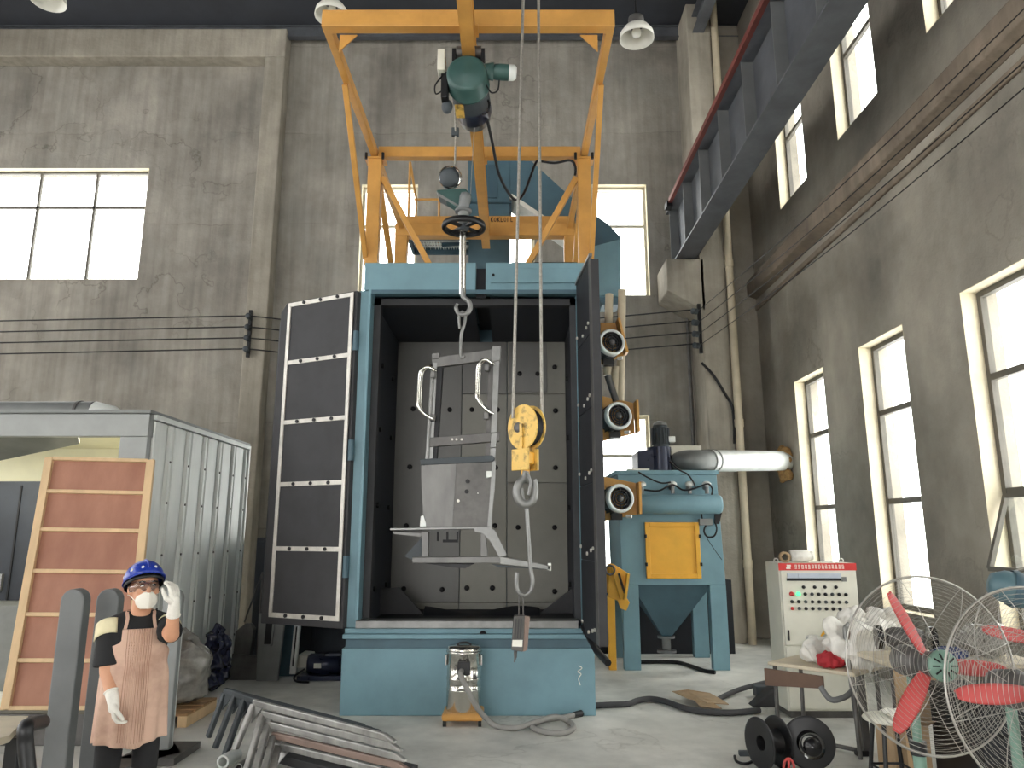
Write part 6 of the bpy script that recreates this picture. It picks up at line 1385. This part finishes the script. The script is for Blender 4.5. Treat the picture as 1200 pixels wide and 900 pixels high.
m = MB(); m.grid(lambda u_, v_: He + (hel(2 * PI * u_, 0.0) - He) * 0.97 - U_k * (0.028 * v_) , 40, 2, closed_u=True); m.build('head_band', 'black_plastic', hm, solid=0.004)
m = MB(); m.tube([hel(a_, t_) + (hel(a_, t_) - He).normalized() * 0.002 for a_, t_ in [(0.02, 0.15 + 0.1 * k) for k in range(9)] + [(PI, 0.95 - 0.1 * k) for k in range(9)]], 0.008, 8); m.build('crest_ridge', 'helmet_blue', hm)
for a_ in (0.35, -0.35, 0.95, 1.75, 2.35, -1.4):
    p = hel(a_, 0.2); o = (p - He).normalized(); m = MB(); m.cyl(p, p + o * 0.004, 0.0085, n=12); m.build('rivet_dot', 'paper_white', hm)
# goggles
def gog(u_, v_):
    a = (u_ - 0.5) * 2.9; k = 1 - 0.18 * abs(v_ - 0.5)
    dip = 0.012 * math.exp(-((a / 0.16) ** 2)) if v_ < 0.5 else 0
    return hd_c - F_h * 0.006 + F_h * (0.116 * math.cos(a) * k) + S_h * (0.090 * math.sin(a) * k) + U_h * (-0.022 + 0.052 * v_ + dip)
m = MB(); m.grid(gog, 30, 8); gg = m.build('goggles', 'goggle_lens', PE, solid=0.002)
m = MB(); m.tube([gog(k / 30, 1.0) for k in range(31)] + [gog(1 - k / 30, 0.0) for k in range(31)], 0.0028, 6, closed=True); m.build('goggle_frame', 'goggle_lens', gg)
for s in (0.0, 1.0):
    m = MB(); p = gog(s, 0.5); m.tube([p, p - F_h * 0.06 + S_h * (0.004 if s else -0.004)], 0.003, 6); m.build('temple_arm', 'clear_plastic', gg)
# mask
m = MB()
def msk(u_, v_):
    a = (u_ - 0.5) * PI; t = v_  # t 0 chin..1 nose bridge
    w = 0.057 * math.sin(PI * (0.13 + 0.70 * t)) ** 0.8; pr = 0.026 + 0.026 * math.sin(PI * (0.12 + 0.62 * t)) + 0.012 * math.cos(a) ** 8 * (1.2 - t)
    zc = -0.128 + 0.098 * t
    return hd_c + F_h * (0.055 + pr * math.cos(a)) + S_h * (w * math.sin(a) * 1.05) + U_h * (zc - 0.008 * abs(math.sin(a)) * (t - 0.5))
m.grid(msk, 24, 14); mk = m.build('face_mask', 'mask_white', PE, solid=0.003)
m = MB(); m.tube([msk(0.5, v / 10) + F_h * 0.001 for v in range(11)], 0.0022, 6); m.build('mask_seam', 'mask_white', mk)
for s, uu in ((1, 1.0), (-1, 0.0)):
    m = MB(); m.tube([msk(uu, 0.55), hd_c + S_h * s * 0.082 - F_h * 0.02 - U_h * 0.03, hd_c + S_h * s * 0.07 - F_h * 0.07 - U_h * 0.035], 0.002, 5); m.build('ear_loop', 'mask_white', mk)
# shirt
m = MB()
m.ball(body(0.0, 0, zS - 0.11), (0.168, 0.122, 0.16), 24, 16, (Lt, Bf, UP)); m.ball(body(0.01, 0, zS - 0.30), (0.158, 0.122, 0.18), 24, 16, (Lt, Bf, UP)); m.ball(body(0, 0, zH + 0.02), (0.165, 0.128, 0.10), 24, 12, (Lt, Bf, UP))
m.capsule(body(0.0, -0.075, zS + 0.005), rsh, 0.055, 0.068); m.capsule(body(0, 0.075, zS + 0.005), lsh, 0.055, 0.066)
rse = rsh.lerp(relb, 0.88); m.cyl(rsh, rse, 0.066, 0.080, n=20); lse = lsh.lerp(lelb, 0.72); m.cyl(lsh, lse, 0.066, 0.070, n=20)
sh = m.build('shirt', 'shirt_black', PE, remesh=0.009, smooth_it=5)
# cream shoulder band: partial sleeve ring standing 3 mm off the cloth
ad = (relb - rsh).normalized(); ox = (Rt - ad * Rt.dot(ad)).normalized(); oy = ad.cross(ox)
def band(u_, v_):
    a = -2.0 + 4.0 * u_; t = -0.02 + 0.085 * v_ - 0.035 * abs(math.sin(a))
    return rsh + ad * t + (ox * math.cos(a) + oy * math.sin(a)) * (0.0755 + 0.004 * v_)
m = MB(); m.grid(band, 24, 5); m.build('shoulder_band', 'shirt_cream', sh, solid=0.004)
bd2 = (lelb - lsh).normalized(); ox2 = (Lt - bd2 * Lt.dot(bd2)).normalized(); oy2 = bd2.cross(ox2)
m = MB(); m.grid(lambda u_, v_: lsh + bd2 * (0.025 + 0.03 * v_) + (ox2 * math.cos(6.28 * u_) + oy2 * math.sin(6.28 * u_)) * 0.0725, 24, 3); m.build('sleeve_print', 'shirt_cream', sh, solid=0.003)
m = MB(); m.tube([neck0 + UP * 0.005 + (Bf * math.cos(a) * 0.062 + Lt * math.sin(a) * 0.068) - UP * 0.022 * math.cos(a) for a in [2 * PI * k / 24 for k in range(24)]], 0.007, 6, closed=True); m.build('collar', 'shirt_black', sh)
# apron
zA1 = bz(734); zA0 = bz(866)
def apr(u_, v_):
    z = zA0 + (zA1 - zA0) * v_; h = 1 - v_
    wide = 0.56 if v_ > 0.88 else 0.56 + (1.75 - 0.56) * min(1, (0.88 - v_) / 0.22) ** 0.7
    a = (u_ - 0.5) * 2 * wide
    sx_ = 0.172 + 0.006 * math.sin(PI * h) + 0.012 * h ** 2; fx = 0.134 + 0.012 * math.sin(PI * h * 1.1) + 0.045 * h ** 2
    pleat = 0.004 * math.sin(a * 84) * math.exp(-(a / 0.30) ** 4) + 0.010 * h * math.sin(a * 6 + 1.0) + 0.012 * h * h * math.sin(a * 11 + 0.4)
    waist = -0.010 * math.exp(-((v_ - 0.68) / 0.07) ** 2)
    k = 1 + (pleat + waist) / 0.16
    return body(fx * math.cos(a) * k, sx_ * math.sin(a) * k, z - 0.012 * (1 - v_) * math.cos(3 * a))
m = MB(); m.grid(apr, 150, 40); ap = m.build('apron', 'apron_cloth', PE, solid=0.004)
for k in range(-5, 6):
    m = MB(); an = k * 0.075
    def wd(v_): return 0.56 if v_ > 0.88 else 0.56 + (1.75 - 0.56) * min(1, (0.88 - v_) / 0.22) ** 0.7
    m.tube([apr(0.5 + an / (2 * wd(v / 24)), v / 24) + Bf * 0.002 for v in range(1, 25)], 0.0016, 5); m.build('pleat', 'apron_pleat', ap)
for uu, s in ((0.06, -1), (0.94, 1)):
    m = MB(); p0 = apr(uu, 1.0); pts = smooth_path([p0, p0.lerp(body(0.095, s * 0.075, zS - 0.02), 0.6) + Bf * 0.006, body(0.075, s * 0.07, zS + 0.022), body(0.02, s * 0.072, zS + 0.052), body(-0.05, s * 0.05, zS + 0.055)], 6)
    for i in range(len(pts) - 1): m.bar(pts[i], pts[i + 1] + (pts[i + 1] - pts[i]) * 0.1, 0.018, 0.004, Bf + UP * 0.5)
    m.build('apron_strap', 'apron_cloth', ap)
# trousers and shoes
m = MB(); m.ball(body(0, 0, zH - 0.02), (0.158, 0.120, 0.12), 20, 12, (Lt, Bf, UP))
for s in (-1, 1):
    m.capsule(body(0, s * 0.085, zH - 0.05), body(0.02, s * 0.095, 0.42), 0.088, 0.072); m.capsule(body(0.02, s * 0.095, 0.42), body(-0.01, s * 0.10, 0.10), 0.074, 0.062)
m.build('trousers', 'shirt_black', PE, remesh=0.011, smooth_it=4)
for s in (-1, 1):
    m = MB(); m.capsule(body(-0.03, s * 0.10, 0.052), body(0.13, s * 0.115, 0.042), 0.048, 0.042); m.v = [V((p.x, p.y, max(p.z, 0.002))) for p in m.v]; m.build('shoe', 'black_plastic', PE)
# gloved hands: palm, four fingers of different length, thumb
def hand(w, palm_dir, side, nrm, curl, name, cuff_from, spread=0.010, k=1.0):
    pd = V(palm_dir).normalized(); sd = V(side); sd = (sd - pd * sd.dot(pd)).normalized(); nn_ = V(nrm); nn_ = (nn_ - pd * nn_.dot(pd) - sd * nn_.dot(sd)).normalized()
    m = MB(); cuff = V(cuff_from)
    m.cyl(w.lerp(cuff, 0.35), w, 0.036 * k, 0.031 * k, n=16)
    m.capsule(w, w + pd * 0.03 * k, 0.030 * k, 0.030 * k)
    for i, (off, ln) in enumerate(((-0.030, 0.068), (-0.010, 0.078), (0.011, 0.072), (0.030, 0.056))):
        b = w + pd * 0.075 * k + sd * off * k; m.capsule(w + pd * 0.015 * k + sd * off * 0.6 * k, b, 0.016 * k, 0.0125 * k, 10)
        d_ = pd + sd * (off * spread * 30); p = b; ang = 0
        for seg in range(3):
            ang += curl * (0.8, 1.0, 0.8)[seg]; dd_ = (d_.normalized() * math.cos(ang) + nn_ * math.sin(ang)).normalized(); q_ = p + dd_ * ln * k * (0.44, 0.32, 0.24)[seg]
            m.capsule(p, q_, 0.0115 * k - 0.0012 * seg, 0.0105 * k - 0.0012 * seg, 10); p = q_
    tb_ = w + pd * 0.018 * k - sd * 0.024 * k; t1 = tb_ + (pd * 0.6 - sd * 0.75 + nn_ * 0.35).normalized() * 0.038 * k; t2 = t1 + (pd * 0.95 - sd * 0.1 + nn_ * (0.2 + curl * 0.5)).normalized() * 0.032 * k; t3 = t2 + (pd * 0.9 + sd * 0.15 + nn_ * (0.2 + curl * .5)).normalized() * 0.024 * k
    m.capsule(tb_, t1, 0.017 * k, 0.014 * k, 10); m.capsule(t1, t2, 0.013 * k, 0.012 * k, 10); m.capsule(t2, t3, 0.012 * k, 0.010 * k, 10)
    g_ = m.build(name, 'glove_white', PE, remesh=0.0032, smooth_it=3)
    m = MB(); c0 = w.lerp(cuff, 0.34); dr = (cuff - w).normalized(); x = dr.orthogonal().normalized(); y = dr.cross(x)
    m.tube([c0 + (x * math.cos(t) + y * math.sin(t)) * 0.037 * k for t in [2 * PI * q / 20 for q in range(20)]], 0.004, 6, closed=True); m.build('cuff', 'glove_white', g_)
hand(rwri, (0.12, 0.05, -1), Bf * -1, Rt * -1.0, 0.62, 'glove', relb)
hand(lwri, (-0.12, 0.10, 1), (0.25, 0.95, 0), (-1.0, 0.25, 0.0), 0.42, 'glove', lelb)
